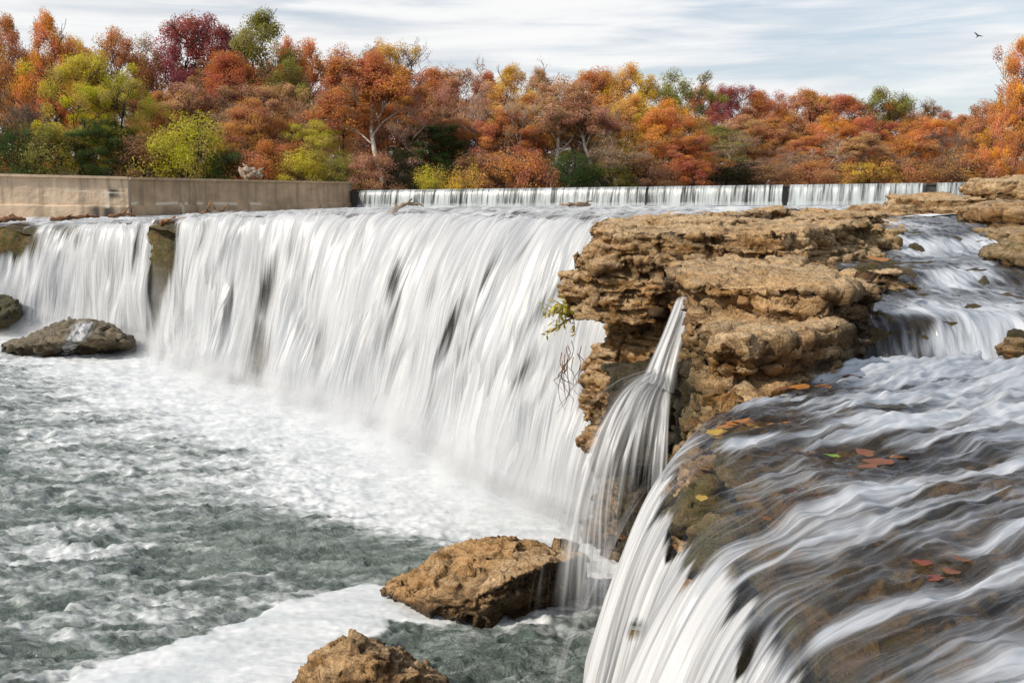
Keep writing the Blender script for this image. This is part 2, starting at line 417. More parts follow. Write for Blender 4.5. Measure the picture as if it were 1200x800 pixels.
def rockify(me, amp=1.0, scale=1.0, seed=0.0, strata=1.0, wetfn=None, mossfn=None, rustfn=None, fine=1.0):
    if strata<0.55: amp=amp*1.5
    P=get_co(me); N=get_no(me); s=scale; o=seed*13.7
    d=0.07*fbm(P[:,0]*0.9*s+o,P[:,1]*0.9*s,P[:,2]*1.3*s,3)
    P=P+N*(amp*d)[:,None]; set_co(me,P); N=get_no(me)
    # bedding: thin layers that stand out or weather back, with open seams between them
    side=1-np.clip(np.abs(N[:,2]),0,1)**2
    zw=P[:,2]+0.20*fbm(P[:,0]*0.45*s+o,P[:,1]*0.45*s,1.0,3)/s+0.05*P[:,0]
    dd=0; seam=0
    for kf,a1,a2 in ((4.6,0.055,0.05),(12.0,0.04,0.03)):
        q=zw*kf*s+0.25*pn(P[:,0]*2.5*s,P[:,1]*2.5*s,o); li=np.floor(q); f=q-li
        rr=pn(P[:,0]*0.9*s+li*7.31,P[:,1]*0.9*s+li*3.7,li*5.13+o)*1.6
        sm=np.exp(-(np.minimum(f,1-f)/0.10)**2)*sstep(-0.25,0.3,pn(P[:,0]*1.3*s+li*3.1,P[:,1]*1.3*s,li*2.7+o))
        dd=dd+(a1*rr-a2*sm)*(0.25+0.75*side)*(strata*0.8+0.2); seam=np.maximum(seam,sm*side)
    # joints that break the layers into blocks
    Q=np.stack([P[:,0]*1.35*s+o+0.25*pn(P[:,0]*3*s,P[:,1]*3*s,P[:,2]*3*s),P[:,1]*1.35*s,P[:,2]*2.4*s+0.5*pn(P[:,0]*0.7*s,P[:,1]*0.7*s,3.3)],1)
    d1,d2,idv=worley(Q); crack=np.clip((d2-d1)/0.10,0,1)
    dd=dd+(idv-0.5)*0.05*(0.3+0.7*side)+(crack-1)*0.05
    P=P+N*(amp*dd/max(s,0.9))[:,None]; set_co(me,P); N=get_no(me)
    Q2=np.stack([P[:,0]*4.2*s+o+0.3*pn(P[:,0]*6,P[:,1]*6,P[:,2]*6),P[:,1]*4.2*s,P[:,2]*7.0*s],1); e1,e2,iv2=worley(Q2)
    fr=fbm(P[:,0]*4*s,P[:,1]*4*s+o,P[:,2]*6.5*s,5,True,0.62)
    Q3=np.stack([P[:,0]*11*s+o,P[:,1]*11*s,P[:,2]*16*s],1); g1,g2,iv3=worley(Q3)
    f=0.075*fr+(iv2-0.5)*0.028+(np.clip((e2-e1)/0.10,0,1)-1)*0.022+(iv3-0.5)*0.014
    wv=0.35*np.stack([pn(P[:,0]*3*s,P[:,1]*3*s,P[:,2]*3*s+k*9.1) for k in range(3)],1)
    fc=(0.30 if strata>0.55 else 0.60)*facets(np.stack([P[:,0]*1.9*s+o,P[:,1]*1.9*s,P[:,2]*2.8*s],1)+wv)/2.2+0.42*facets(np.stack([P[:,0]*5.0*s+o,P[:,1]*5.0*s,P[:,2]*7.0*s],1)+wv)/6.0+0.45*facets(np.stack([P[:,0]*13*s+o,P[:,1]*13*s,P[:,2]*18*s],1)+wv)/15.0
    f=(f*0.7+fc*s)*(0.5+0.5*side if strata>0.7 else 1.0)
    P=P+N*(amp*fine*f/max(s,0.9))[:,None]; set_co(me,P); N=get_no(me)
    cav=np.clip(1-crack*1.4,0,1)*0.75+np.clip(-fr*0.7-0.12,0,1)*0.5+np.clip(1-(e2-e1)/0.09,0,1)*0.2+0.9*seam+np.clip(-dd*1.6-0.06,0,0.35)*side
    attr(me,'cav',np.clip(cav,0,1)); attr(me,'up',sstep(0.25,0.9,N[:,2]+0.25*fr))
    nz=N[:,2]
    attr(me,'rust',rustfn(P,N) if rustfn else np.clip(0.25-nz,0,1)*0.5)
    attr(me,'wet',np.clip(wetfn(P,N),0,1) if wetfn else np.zeros(len(P)))
    attr(me,'moss',np.clip(mossfn(P,N),0,1) if mossfn else np.zeros(len(P)))
    return me

def strata_block(mb, poly, z0, z1, seed, inset=None, thick=(0.08,0.30), jit=0.10, slope=(0,0), seam=0.09):
    """stack of angular beds following a footprint; inset(z) pulls the wall back, slope tilts the beds, seam weathers the joints between them"""
    r=random.Random(seed); P=np.array(poly,float); n=len(P); c=P.mean(0)
    area=0.5*sum(P[k][0]*P[(k+1)%n][1]-P[(k+1)%n][0]*P[k][1] for k in range(n))
    if area<0: P=P[::-1]
    pts=[]; arc=[]; L0=0
    for k in range(n):
        a,b=P[k],P[(k+1)%n]; L=np.linalg.norm(b-a); m=max(1,int(L/0.13))
        for q in range(m): pts.append(a+(b-a)*q/m); arc.append(L0+L*q/m)
        L0+=L
    pts=np.array(pts); arc=np.array(arc); m=len(pts)
    nx=np.roll(pts,-3,0)-np.roll(pts,3,0); nrm=np.stack([nx[:,1],-nx[:,0]],1); nrm/=np.linalg.norm(nrm,axis=1)[:,None]+1e-9
    def ring(off,z):
        A=pts+nrm*off[:,None]; zz=slope[0]*(A[:,0]-c[0])+slope[1]*(A[:,1]-c[1])
        return [(A[k,0],A[k,1],z+zz[k]) for k in range(m)]
    z=z0; li=0
    while z<z1-1e-3:
        h=min(r.uniform(*thick)*r.choice((0.6,1,1,1.5)),z1-z)
        if z1-z-h<0.06: h=z1-z
        zm=z+h/2; base=-(inset(zm) if inset else 0)
        w=r.uniform(0.35,0.95); ph=r.uniform(0,9)
        blk=np.array([random.Random(int(math.floor(a/w+ph))*7919+li*104729+seed).uniform(-1,1) for a in arc])
        tilt=np.array([random.Random(int(math.floor(a/w+ph))*31+li*977+seed).uniform(-1,1) for a in arc])*((arc/w+ph)%1-0.5)
        off=base+jit*(0.75*blk+0.55*tilt)+jit*1.2*pn(pts[:,0]*0.9,pts[:,1]*0.9,zm*1.3+seed)+r.uniform(-jit,jit)*0.5
        lean=r.uniform(-0.03,0.05)
        mb.prism(ring(off,z-0.015),ring(off-lean,z+h*0.93))
        if seam and z+h<z1-0.02: mb.prism(ring(off-seam*r.uniform(0.5,1.4),z+h*0.90),ring(off-seam*r.uniform(0.5,1.4),z+h+0.01))
        z+=h; li+=1

from mathutils import geometry as _geo
import bmesh
def hull(mb, pts):
    bm=bmesh.new()
    for p in pts: bm.verts.new(p)
    res=bmesh.ops.convex_hull(bm,input=bm.verts)
    bmesh.ops.delete(bm,geom=[g for g in res.get('geom_interior',[]) if isinstance(g,bmesh.types.BMVert)],context='VERTS')
    bmesh.ops.delete(bm,geom=[v for v in bm.verts if not v.link_faces],context='VERTS')
    bm.verts.index_update(); b=len(mb.v)
    mb.v += [v.co.copy() for v in bm.verts]
    mb.f += [tuple(b+v.index for v in f.verts) for f in bm.faces]; bm.free()

def slab(mb, c, d, rz=0, tilt=(0,0), seed=0):
    """a few thin angular plates lying on one another"""
    r=random.Random(seed*31+5); k=3 if d[2]>0.25 else 2; z=-d[2]/2
    for q in range(k):
        h=d[2]/k*r.uniform(0.8,1.15); n=r.randint(8,11); f=1-0.20*q*r.uniform(0.6,1.2); ox=r.uniform(-.08,.08)*d[0]; oy=r.uniform(-.06,.10)*d[1]
        lo=[];hi=[]
        for a_ in range(n):
            a=2*math.pi*(a_+r.uniform(-.32,.32))/n; rr=r.uniform(0.78,1.1)*f
            sx=abs(math.cos(a))**0.75*math.copysign(1,math.cos(a)); sy=abs(math.sin(a))**0.75*math.copysign(1,math.sin(a))
            p=Vector((sx*rr*d[0]/2+ox,sy*rr*d[1]/2+oy,z)); t=Vector((sx*rr*d[0]/2*0.94+ox,sy*rr*d[1]/2*0.94+oy,z+h))
            for v,l in ((p,lo),(t,hi)):
                v.rotate(Euler((tilt[0],tilt[1],rz))); l.append(Vector(c)+v)
        mb.prism(lo,hi); z+=h*0.92

# ================================================================== SETTING
# ---- terrain
def bankline(X):
    return np.interp(X,[-400,-60,-12,20,40,60,200],[70,84,88,98,108,118,150])
def ground_z(X,Y):
    yb=bankline(X); d=Y-yb
    left=5.0+0.6*sstep(-2,4,d)+np.clip(d,0,110)*0.055
    z=np.where(d>-3,-2+(left+2)*sstep(-3,2,d),-2.0)
    rb=sstep(33,38,X-0.05*(Y-60))*sstep(24,34,Y)
    z2=-2+7.2*rb
    return np.maximum(z,z2)
def build_ground():
    xs=np.concatenate([np.linspace(-2500,-130,14),np.linspace(-120,130,150),np.linspace(140,2500,14)])
    ys=np.concatenate([np.linspace(-300,10,8),np.linspace(14,215,130),np.linspace(240,3500,14)])
    X,Y=np.meshgrid(xs,ys,indexing='ij'); Z=ground_z(X,Y)+0.5*fbm(X*0.08,Y*0.08,0.0,3)
    V=np.stack([X,Y,Z],-1).reshape(-1,3)
    o=obj('ground',mesh_np('ground',V,gridfaces(len(xs),len(ys))),M_GROUND); tag(o,kind='structure')
build_ground()

# ---- main falls: lip and foot, as (pixel, pixel, depth) picks on the photograph
LIP=[(-150,262,38.0),(0,262,35.0),(100,261,34.0),(170,259,31.0),(260,253,26.7),(350,250,24.6),(450,249,22.5),(560,250,20.0),(640,251,17.5),(720,256,15.6),(800,262,14.4)]
FOOT=[(-225,381),(-40,390),(70,394),(165,411),(230,437),(300,459),(370,481),(460,513),(540,556),(605,592),(690,628)]
NU=760
lipW=catmull([at(*p) for p in LIP],NU); footW=catmull([onz(p[0],p[1],0.0) for p in FOOT],NU)
Qlip=np.interp(np.linspace(0,10,NU),np.arange(11),[p[0] for p in LIP])

def falls_points(NV,off,amp,seed,ulen=3.2):
    L=lipW[:,None,:]; B=footW[:,None,:]
    back=lipW-footW; back[:,2]=0; back/=np.linalg.norm(back,axis=1)[:,None]
    s=np.linspace(-0.35,1.0,NV)[None,:,None]
    t=np.clip(s,0,1)
    P=L+(B-L)*np.concatenate([t,t,np.power(t,1.75)],-1)
    u=np.clip(-s/0.35,0,1)
    P=P+back[:,None,:]*u*ulen; P[...,2:]+=0.10*u**1.5-0.07*np.exp(-(s/0.12)**2)
    ul=np.concatenate([[0],np.cumsum(np.linalg.norm(np.diff(lipW,axis=0),axis=1))])
    seg=np.concatenate([np.zeros((NU,1)),np.cumsum(np.linalg.norm(np.diff(P,axis=1),axis=2),axis=1)],1)
    U=np.broadcast_to(ul[:,None],seg.shape)
    # ledges half way down push the water out
    nrm=np.cross(np.gradient(P,axis=1),np.gradient(P,axis=0)); nrm/=np.linalg.norm(nrm,axis=2)[...,None]+1e-9
    if nrm[NU//2,-1,1]>0: nrm=-nrm
    w=sstep(0.0,0.25,s[...,0])
    d=(0.50*fbm(U*0.45+seed,seg*0.22,seed,2)+0.20*fbm(U*1.5,seg*0.30+seed,2.0,3)+0.10*fbm(U*5.0,seg*0.45,seed+4,3))*w
    d=d+0.17*fbm(U*1.0,seg*1.0,seed+1,4,True)*(1-w)
    d=d*np.interp(s[...,0],[-.35,0.05,.9,1],[1,1,0.8,0.3])
    d=d+0.10*fbm(U*0.6,1.0,2.0,3)*np.exp(-(s[...,0]/0.15)**2)
    P=P+nrm*(d*amp+off)[...,None]
    return P,U,seg,np.broadcast_to(s[...,0],seg.shape)

def blob(PX,PY,x,y,rx,ry,ang=0):
    a=math.radians(ang); dx=PX-x; dy=PY-y
    u=(dx*math.cos(a)+dy*math.sin(a))/rx; v=(-dx*math.sin(a)+dy*math.cos(a))/ry
    return np.exp(-(u*u+v*v))
GAPS=[(190,300,13,48,8,1.6),(183,370,10,40,8,0.8),(15,285,26,20,0,1.3),(75,272,18,12,0,0.6),(140,330,10,40,12,0.35),(100,370,12,30,8,0.25),
      (318,330,12,55,14,0.62),(300,420,22,46,10,0.75),(340,300,9,28,16,0.45),(262,300,8,30,20,0.3),
      (459,330,9,30,14,0.66),(505,345,7,28,18,0.55),(565,345,7,34,26,0.62),(548,400,7,26,24,0.55),(610,300,5,26,34,0.4),
      (445,400,8,30,14,0.3),(400,350,7,34,14,0.3),(370,310,6,26,18,0.35),(420,440,8,40,12,0.3),(505,470,8,34,12,0.25)]
_r=random.Random(23)
for _k in range(22):
    _x=_r.uniform(40,660); _y=np.interp(_x,[0,300,660],[325,350,400])+_r.uniform(-50,55); GAPS.append((_x,_y,_r.uniform(3.5,8),_r.uniform(24,50),np.interp(_x,[0,400,660],[6,15,30]),_r.uniform(0.35,0.62)))
def build_falls():
    P,U,S,s=falls_points(190,0.0,1.0,1.0)
    PX,PY=topix(P); PX=PX+14*fbm(U*2.2,S*0.22,3.0,3); PY=PY+30*fbm(U*3.1,S*0.1,8.0,2)
    g=np.zeros(S.shape)
    for x,y,rx,ry,a,k in GAPS: g=np.maximum(g,k*blob(PX,PY,x,y,rx*1.15,ry*1.35,a))
    dens=np.clip(0.80-np.minimum(g,0.9)*0.70-np.clip(g-0.9,0,1)*1.5+0.34*fbm(U*0.9,S*0.22,6.0,3)+0.16*sstep(0.6,0.95,s),-0.5,1.1)
    top=(s<0.03)
    dens=np.where(top,np.minimum(dens,0.47+0.7*fbm(U*1.2,S*0.8,4.0,3)),dens)
    fade=np.clip((1.0-s)/0.05,0.35,1)
    V=P.reshape(-1,3); me=mesh_np('waterfall',V,gridfaces(*S.shape)[:,::-1]); uvs(me,np.stack([U,S],-1).reshape(-1,2)); attr(me,'dens',dens); attr(me,'fade',fade)
    o=obj('waterfall',me,M_FALL); tag(o,kind='structure')
    # looser strands that leap clear of the sheet
    P,U,S,s=falls_points(150,0.16,1.35,5.5)
    PX,PY=topix(P); g=np.zeros(S.shape)
    for x,y,rx,ry,a,k in GAPS: g=np.maximum(g,k*blob(PX,PY,x,y,rx*0.8,ry,a))
    dens=np.clip(0.52-g*0.9+0.35*fbm(U*0.5,S*0.3,9.0,2)+0.3*sstep(0.55,1.0,s),-0.5,1)
    fade=np.clip(s/0.12,0,1)*np.clip((1-s)/0.12,0,1)*0.9
    me=mesh_np('waterfall_strands',P.reshape(-1,3),gridfaces(*S.shape)[:,::-1]); uvs(me,np.stack([U+3.3,S],-1).reshape(-1,2)); attr(me,'dens',dens); attr(me,'fade',fade)
    o=obj('waterfall_strands',me,M_WISP); tag(o,kind='structure')
    # cliff the water slides down
    P,U,S,s=falls_points(110,-0.34,1.0,1.0); P=P[::2]; 
    PX,PY=topix(P); n=P.shape[0]
    bump=0.16*fbm(P[...,0]*1.1,P[...,1]*1.1,P[...,2]*2.2,4,True)+0.06*fbm(P[...,0]*4,P[...,1]*4,P[...,2]*7,3)
    poke=0.42*blob(PX,PY,190,285,11,42,8)+0.45*blob(PX,PY,15,285,24,20,0)+0.34*blob(PX,PY,75,268,22,9)+0.1*blob(PX,PY,300,420,22,46,10)
    nrm=np.array([-0.6,-0.6,0.45])
    P=P+nrm*(bump+poke*1.1)[...,None]
    me=mesh_np('cliff_behind_falls',P.reshape(-1,3),gridfaces(n,P.shape[1]))
    attr(me,'cav',np.clip(-bump*4,0,1)); attr(me,'rust',0.15+np.clip(poke,0,1)); attr(me,'moss',0.9*np.ones(bump.size)); attr(me,'wet',np.clip(0.55-1.3*poke,0.0,1)); attr(me,'up',0*bump)
    o=obj('rock_face',me,M_DARK); tag(o,kind='structure')
build_falls()

# ---- spray at the foot of the falls: low soft billows
def mist_material():
    t=NT('falls_mist'); uv=t.n('ShaderNodeUVMap',None,uv_map='UVMap').outputs[0]
    n=t.noise(t.scalevec(uv,(0.6,0.8,1)),1.0,4,0.5,0.4)
    a=t.math('MULTIPLY',t.rng(n,0.28,0.7),t.attr('fade'))
    df=t.n('ShaderNodeBsdfDiffuse',{'Color':(0.88,0.89,0.9)}).outputs[0]; tr=t.n('ShaderNodeBsdfTranslucent',{'Color':(0.88,0.89,0.9)}).outputs[0]
    return t.out(t.mixsh(a,t.n('ShaderNodeBsdfTransparent').outputs[0],t.mixsh(0.5,df,tr)))
M_MIST=mist_material()
def build_mist():
    back=lipW-footW; back[:,2]=0; back/=np.linalg.norm(back,axis=1)[:,None]
    Vs=[];Us=[];Fs=[];Fd=[];b=0
    ul=np.concatenate([[0],np.cumsum(np.linalg.norm(np.diff(footW,axis=0),axis=1))])
    for k,(o,h,al) in enumerate([(0.0,3.2,0.45),(0.25,2.4,0.6),(0.5,1.8,0.6),(0.8,1.3,0.55),(1.15,0.9,0.5),(1.6,0.45,0.4),(2.1,0.25,0.35)]):
        nv=24; t=np.linspace(0,1,nv)
        I=np.arange(0,NU,4); n=len(I)
        hh=h*(1+0.5*fbm(ul[I]*0.5+k*7,0.0,0.0,3))
        wob=0.25*fbm(ul[I]*0.7+k*3,1.0,0.0,2)
        P=footW[I][:,None,:]-back[I][:,None,:]*(o+wob[:,None,None]-0.9*t[None,:,None])
        P[...,2]=hh[:,None]*t[None,:]-0.02
        f=al*np.power(1-t,1.3)[None,:]*np.ones((n,1))*np.interp(ul[I],[0,3,ul[-1]-2,ul[-1]],[0,1,1,0.2])[:,None]
        f=f*np.clip(t/0.06,0,1)[None,:]
        Vs.append(P.reshape(-1,3)); Fs.append(gridfaces(n,nv)+b); b+=n*nv; Fd.append(f.ravel())
        Us.append(np.stack([np.broadcast_to(ul[I][:,None]+k*11,f.shape),np.broadcast_to(hh[:,None]*t[None,:],f.shape)],-1).reshape(-1,2))
    me=mesh_np('mist',np.vstack(Vs),np.vstack(Fs)); uvs(me,np.vstack(Us)); attr(me,'fade',np.concatenate(Fd))
    tag(obj('mist',me,M_MIST),kind='structure')
build_mist()

# ---- pool
def seg_dist(X,Y,poly):
    d=np.full(X.shape,1e9)
    for a,b in zip(poly[:-1],poly[1:]):
        ab=b-a; L=ab@ab
        t=np.clip(((X-a[0])*ab[0]+(Y-a[1])*ab[1])/L,0,1)
        d=np.minimum(d,np.hypot(X-a[0]-t*ab[0],Y-a[1]-t*ab[1]))
    return d
BOULDERS_WET=[]
def build_pool():
    nr,na=760,620
    r=np.exp(np.linspace(math.log(5.2),math.log(46),nr)); a=np.radians(np.linspace(-50,24,na))
    Rr,A=np.meshgrid(r,a,indexing='ij'); X=Rr*np.sin(A); Y=Rr*np.cos(A)-0.8
    fd=seg_dist(X,Y,footW[::12,:2]); PX,PY=topix(np.stack([X,Y,0*X],-1))
    ca,sa=math.cos(R(-22)),math.sin(R(-22)); Xr=X*ca-Y*sa; Yr=X*sa+Y*ca
    wx=Xr+0.3*pn(X*0.7,Y*0.7,1.0); wy=Yr+0.3*pn(X*0.7,Y*0.7,5.0)
    chop=0.15*fbm(wx*0.9,wy*2.1,0.0,2)+0.15*fbm(wx*1.8,wy*4.6,2.0,3,True)+0.060*fbm(wx*5.5,wy*11,1.0,3,True)
    turb=np.exp(-fd/1.6)
    Z=chop*(0.95+0.2*turb)+0.10*turb*(0.4+fbm(X*1.6,Y*1.6,3.0,3))
    foam=0.31+0.95*np.exp(-(fd/1.8)**1.5)+0.34*np.exp(-fd/4.0)+0.10*sstep(420,60,PX)+0.20*fbm(wx*0.35,wy*0.7,7.0,3)  # leftward rise paints the bright sky reflection in as foam
    # big raft of foam drifting out past the boulders, and the white outrun of the left hand falls
    def patch(pts,w):
        P2=np.array([onz(p[0],p[1],0)[:2] for p in pts]); return np.exp(-(seg_dist(X,Y,P2)/w)**2)
    n1=fbm(X*0.9,Y*0.9,4.0,4)
    raft=np.maximum(patch([(505,712),(430,705),(340,730),(270,765),(150,800),(60,840)],0.55),patch([(400,735),(290,790),(200,840)],0.62))
    raft=np.maximum(raft,patch([(230,775),(330,800)],0.6))
    rf=sstep(0.38,0.60,raft+0.28*n1)
    foam=np.maximum(foam,0.95*rf)
    foam=np.maximum(foam,0.70*patch([(-40,440),(150,440),(300,500),(420,560),(560,610)],0.9)*(0.8+0.6*n1))
    foam=np.maximum(foam,0.60*patch([(-40,520),(100,500),(250,560),(330,590)],1.2)*(0.75+0.9*n1))
    foam=np.maximum(foam,0.48*patch([(0,700),(30,780),(90,800)],0.9)*(0.75+0.9*n1))
    foam=np.maximum(foam,0.48*patch([(660,640),(700,650),(700,680)],0.7)*(0.7+1.2*n1))
    foam=np.maximum(foam,0.50*patch([(600,745),(680,745),(740,790),(600,800)],0.42)*(0.75+1.1*n1))
    foam=foam-0.35*patch([(330,640),(420,650),(520,650)],0.9)-0.25*patch([(420,745),(480,760),(640,780)],0.5)-0.15*patch([(700,620),(720,720)],0.5)
    Z=Z*(1-0.75*rf)*(1-0.8*np.exp(-fd/2.6))+0.03*rf
    me=mesh_np('pool_water',np.stack([X,Y,Z],-1).reshape(-1,3),gridfaces(nr,na)[:,::-1]); attr(me,'foam',foam); attr(me,'chop',turb)
    tag(obj('pool_water',me,M_POOL),kind='structure')
build_pool()

# ---- river between falls and weir, and the water held back above the weir
WL=at(410,243,78); WR=at(1147,240,58); WLT=at(410,223.5,78); WRT=at(1147,214,58)
def build_river():
    front=catmull([(-34,42.5,3.66),(-18.5,38.5,3.68)]+[tuple(lipW[i]+np.array([1.6,2.4,0.05])) for i in (110,200,300,380,460,540,610,660)]+[(5.0,16.6,4.30),(9,16,4.25),(16,15,4.2)],260)
    back=catmull([(-60,51,3.66),(-31,51,3.66),(-20.6,54.6,3.68),(-16.8,66,3.8),tuple(WL)]+[tuple(WL+(WR-WL)*k) for k in (0.2,0.4,0.6,0.8,1.0)]+[(34,54,4.3)],260)
    nv=160; t=np.power(np.linspace(0,1,nv),1.7)[None,:,None]
    P=front[:,None,:]*(1-t)+back[:,None,:]*t
    tz=t[...,0]
    P[...,2]+=0.09*fbm(P[...,0]*0.9,P[...,1]*0.7,0.0,4,True)*(1-0.6*tz)-0.02
    foam=0.55+0.35*fbm(P[...,0]*0.5,P[...,1]*0.3,2.0,3)+0.25*np.exp(-(1-tz)/0.05)
    me=mesh_np('river_water',P.reshape(-1,3),gridfaces(260,nv)); attr(me,'foam',foam)
    tag(obj('river_water',me,M_RIVER),kind='structure')
    d=(WRT-WLT); V=[WLT+(0,0.6,-0.06),WRT+(0,0.6,-0.06),WRT+(30,52,-0.06),WLT+(-4,16,-0.06)]
    g=[np.array(V[0])+(np.array(V[1])-V[0])*a for a in np.linspace(0,1,20)]; h=[np.array(V[3])+(np.array(V[2])-V[3])*a for a in np.linspace(0,1,20)]
    P=np.stack([np.stack([a+(b-a)*k for k in np.linspace(0,1,12)]) for a,b in zip(g,h)])
    me=mesh_np('reservoir_water',P.reshape(-1,3),gridfaces(20,12)); attr(me,'foam',np.zeros(240)-0.4)
    tag(obj('reservoir_water',me,M_RIVER),kind='structure')
build_river()

# ---- limestone promontory and the ledges beside the camera
def build_rocks():
    mb=MB()
    # main promontory: cap beds over a recessed lower wall
    capA=[(0.95,12.4),(1.35,11.5),(2.05,10.9),(2.9,10.7),(3.6,11.2),(4.5,12.3),(5.0,14.5),(4.6,17.0),(2.8,17.0),(1.75,15.2),(1.15,13.6)]
    strata_block(mb,capA,3.5,4.22,11,inset=lambda z:0.10*(4.2-z),jit=0.10,slope=(0.012,0.018))
    nose=[(0.62,12.3),(1.0,11.6),(1.7,11.4),(1.9,12.6),(1.2,13.4)]
    strata_block(mb,nose,3.1,3.62,12,jit=0.06,thick=(0.16,0.3))
    lowA=[(1.0,12.5),(1.35,11.9),(2.0,11.25),(3.2,11.0),(4.4,12.3),(4.4,16.5),(2.8,16.8),(1.8,15.2),(1.25,13.6)]
    strata_block(mb,lowA,-0.6,3.5,13,inset=lambda z:0.12*math.sin(z*2.1)+(0.20 if 2.4<z<3.2 else 0.0),jit=0.12)
    # rounded beds on top, dipping towards the river
    for k,(px,py,Y,dx,dy,dz,rz,tl) in enumerate([
        (760,268,12.2,1.5,1.5,0.32,0.3,(0.05,0.1)),(800,258,13.2,2.2,2.0,0.40,-0.2,(0.04,0.0)),(880,250,13.8,2.0,2.4,0.34,0.2,(0.0,-0.04)),
        (960,250,14.6,2.2,2.6,0.36,0.1,(0.03,0.0)),(1000,248,16.0,1.8,2.4,0.30,-0.3,(0.0,0.05)),(840,275,11.6,1.8,1.4,0.36,0.2,(0.12,0.0)),
        (930,268,12.4,2.2,1.6,0.36,-0.15,(0.10,-0.05)),(1000,268,13.2,1.6,1.5,0.28,0.3,(0.08,0.0)),(720,290,11.9,0.9,0.9,0.5,0.6,(0.1,0.1)),
        (905,290,11.0,1.6,1.0,0.26,0.1,(0.1,0.0)),(975,283,12.0,1.3,1.0,0.24,-0.1,(0.08,0.0)),(1030,262,15.5,1.3,1.6,0.3,0.2,(0.04,0.1))]):
        slab(mb,at(px,py,Y)-np.array([0,0,dz*0.35]),(dx,dy,dz),rz,tl,k+1)
    # nearer block beside the little fall
    capB=[(1.42,7.75),(1.75,7.4),(2.3,7.25),(2.75,7.5),(3.0,8.6),(3.1,10.2),(2.4,11.0),(1.75,10.4),(1.55,9.0)]
    strata_block(mb,capB,2.9,3.88,21,inset=lambda z:0.22*(3.88-z),jit=0.08,thick=(0.1,0.28),slope=(0.0,0.015))
    lowB=[(1.5,7.8),(1.8,7.55),(2.6,7.4),(3.0,9.0),(2.8,11),(1.95,10.8),(1.68,9.2)]
    strata_block(mb,lowB,-0.5,2.95,22,inset=lambda z:0.10*math.sin(z*3),jit=0.10)
    strata_block(mb,[(1.20,6.1),(1.38,5.9),(1.75,6.35),(2.3,6.95),(2.7,7.5),(1.7,8.0),(1.36,7.2)],-0.5,3.30,23,inset=lambda z:0.06*math.sin(z*4),jit=0.05,thick=(0.1,0.22))
    strata_block(mb,[(1.30,6.6),(1.5,6.4),(1.85,6.6),(2.35,7.05),(2.7,7.5),(1.7,8.0),(1.42,7.4)],3.2,3.62,24,jit=0.05,thick=(0.1,0.2))
    for k,(px,py,Y,dx,dy,dz,rz,tl) in enumerate([
        (900,338,8.3,1.0,1.3,0.22,0.1,(0.08,0.02)),(850,345,8.2,0.6,0.9,0.2,-0.2,(0.06,0.1)),(955,345,8.0,0.8,0.9,0.2,0.3,(0.08,-0.04)),
        (935,307,9.7,0.95,0.8,0.34,0.1,(0.1,0.05)),(895,318,9.4,0.7,0.6,0.24,0.4,(0.1,0.05)),(995,322,9.6,0.8,0.7,0.24,0.0,(0.06,0.02)),(1040,318,9.8,0.5,0.5,0.22,0.2,(0.05,0)),
        (840,400,7.5,0.42,0.5,0.3,0.1,(0.1,0)),(890,400,7.3,0.5,0.5,0.34,0.2,(0.1,0)),(935,395,7.25,0.45,0.5,0.36,-0.2,(0.05,0)),
        (850,455,7.2,0.4,0.5,0.3,0.3,(0.1,0.1)),(905,440,7.0,0.5,0.4,0.26,0.1,(0.1,0.0)),(840,500,6.9,0.4,0.5,0.4,0.2,(0,0.1)),(960,350,7.9,0.5,0.6,0.2,0,(0.05,0))]):
        slab(mb,at(px,py,Y)-np.array([0,0,dz*0.4]),(dx,dy,dz),rz,tl,k+40)
    def wet(P,N):
        X,Y,Z=P.T
        w=0.9*sstep(1.5,0.2,Z)+0.7*np.exp(-((X-1.62)/0.22)**2-((Y-9.6)/0.7)**2)*(Z<3.8)
        px,py=topix(P)
        w=np.maximum(w,0.85*np.exp(-((px-800)/22)**2-((py-460)/55)**2)*(Y<10.8))
        w=np.maximum(w,0.85*sstep(965,1010,px)*sstep(335,352,py)*(Y<9.2)); w=np.maximum(w,0.8*sstep(950,1000,px)*np.exp(-((py-322)/14)**2)*(N[:,2]<0.55))
        return w+0.35*sstep(0.4,0.7,fbm(X*1.5,Y*1.5,Z*3,3)+0.3)*(N[:,2]<0.2)
    def moss(P,N):
        px,py=topix(P); return 0.8*np.exp(-((px-800)/25)**2-((py-470)/60)**2)+0.5*np.exp(-((px-1030)/45)**2-((py-275)/20)**2)+0.5*np.exp(-((px-670)/22)**2-((py-385)/22)**2)+0.5*sstep(960,1010,px)*sstep(360,400,py)
    def rust(P,N):
        px,py=topix(P); nz=N[:,2]
        return np.clip(np.clip(0.40-nz,0,1)*0.75+0.9*np.exp(-((px-735)/55)**2-((py-385)/65)**2)+0.8*np.exp(-((px-860)/70)**2-((py-450)/40)**2),0,0.95)*np.clip(0.75-nz,0,1)
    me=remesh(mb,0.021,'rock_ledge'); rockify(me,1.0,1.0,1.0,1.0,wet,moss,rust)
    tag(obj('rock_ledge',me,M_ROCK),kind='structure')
    # splash ledge under the little fall
    mb=MB()
    strata_block(mb,[(0.98,10.6),(1.2,10.1),(1.6,9.85),(1.9,10.1),(2.0,11.4),(1.1,11.4)],-0.6,2.66,31,inset=lambda z:0.14*(2.66-z),jit=0.1)
    strata_block(mb,[(1.56,9.25),(1.85,8.9),(2.1,9.7),(1.7,9.8)],-0.5,3.0,33,jit=0.05)
    me=remesh(mb,0.04,'splash_ledge'); rockify(me,0.9,1.2,2.0,0.8,lambda P,N:0.8+0*P[:,0],lambda P,N:0.8+0*P[:,0],lambda P,N:0.1+0*P[:,0])
    tag(obj('splash_ledge',me,M_DARK),kind='structure')
build_rocks()

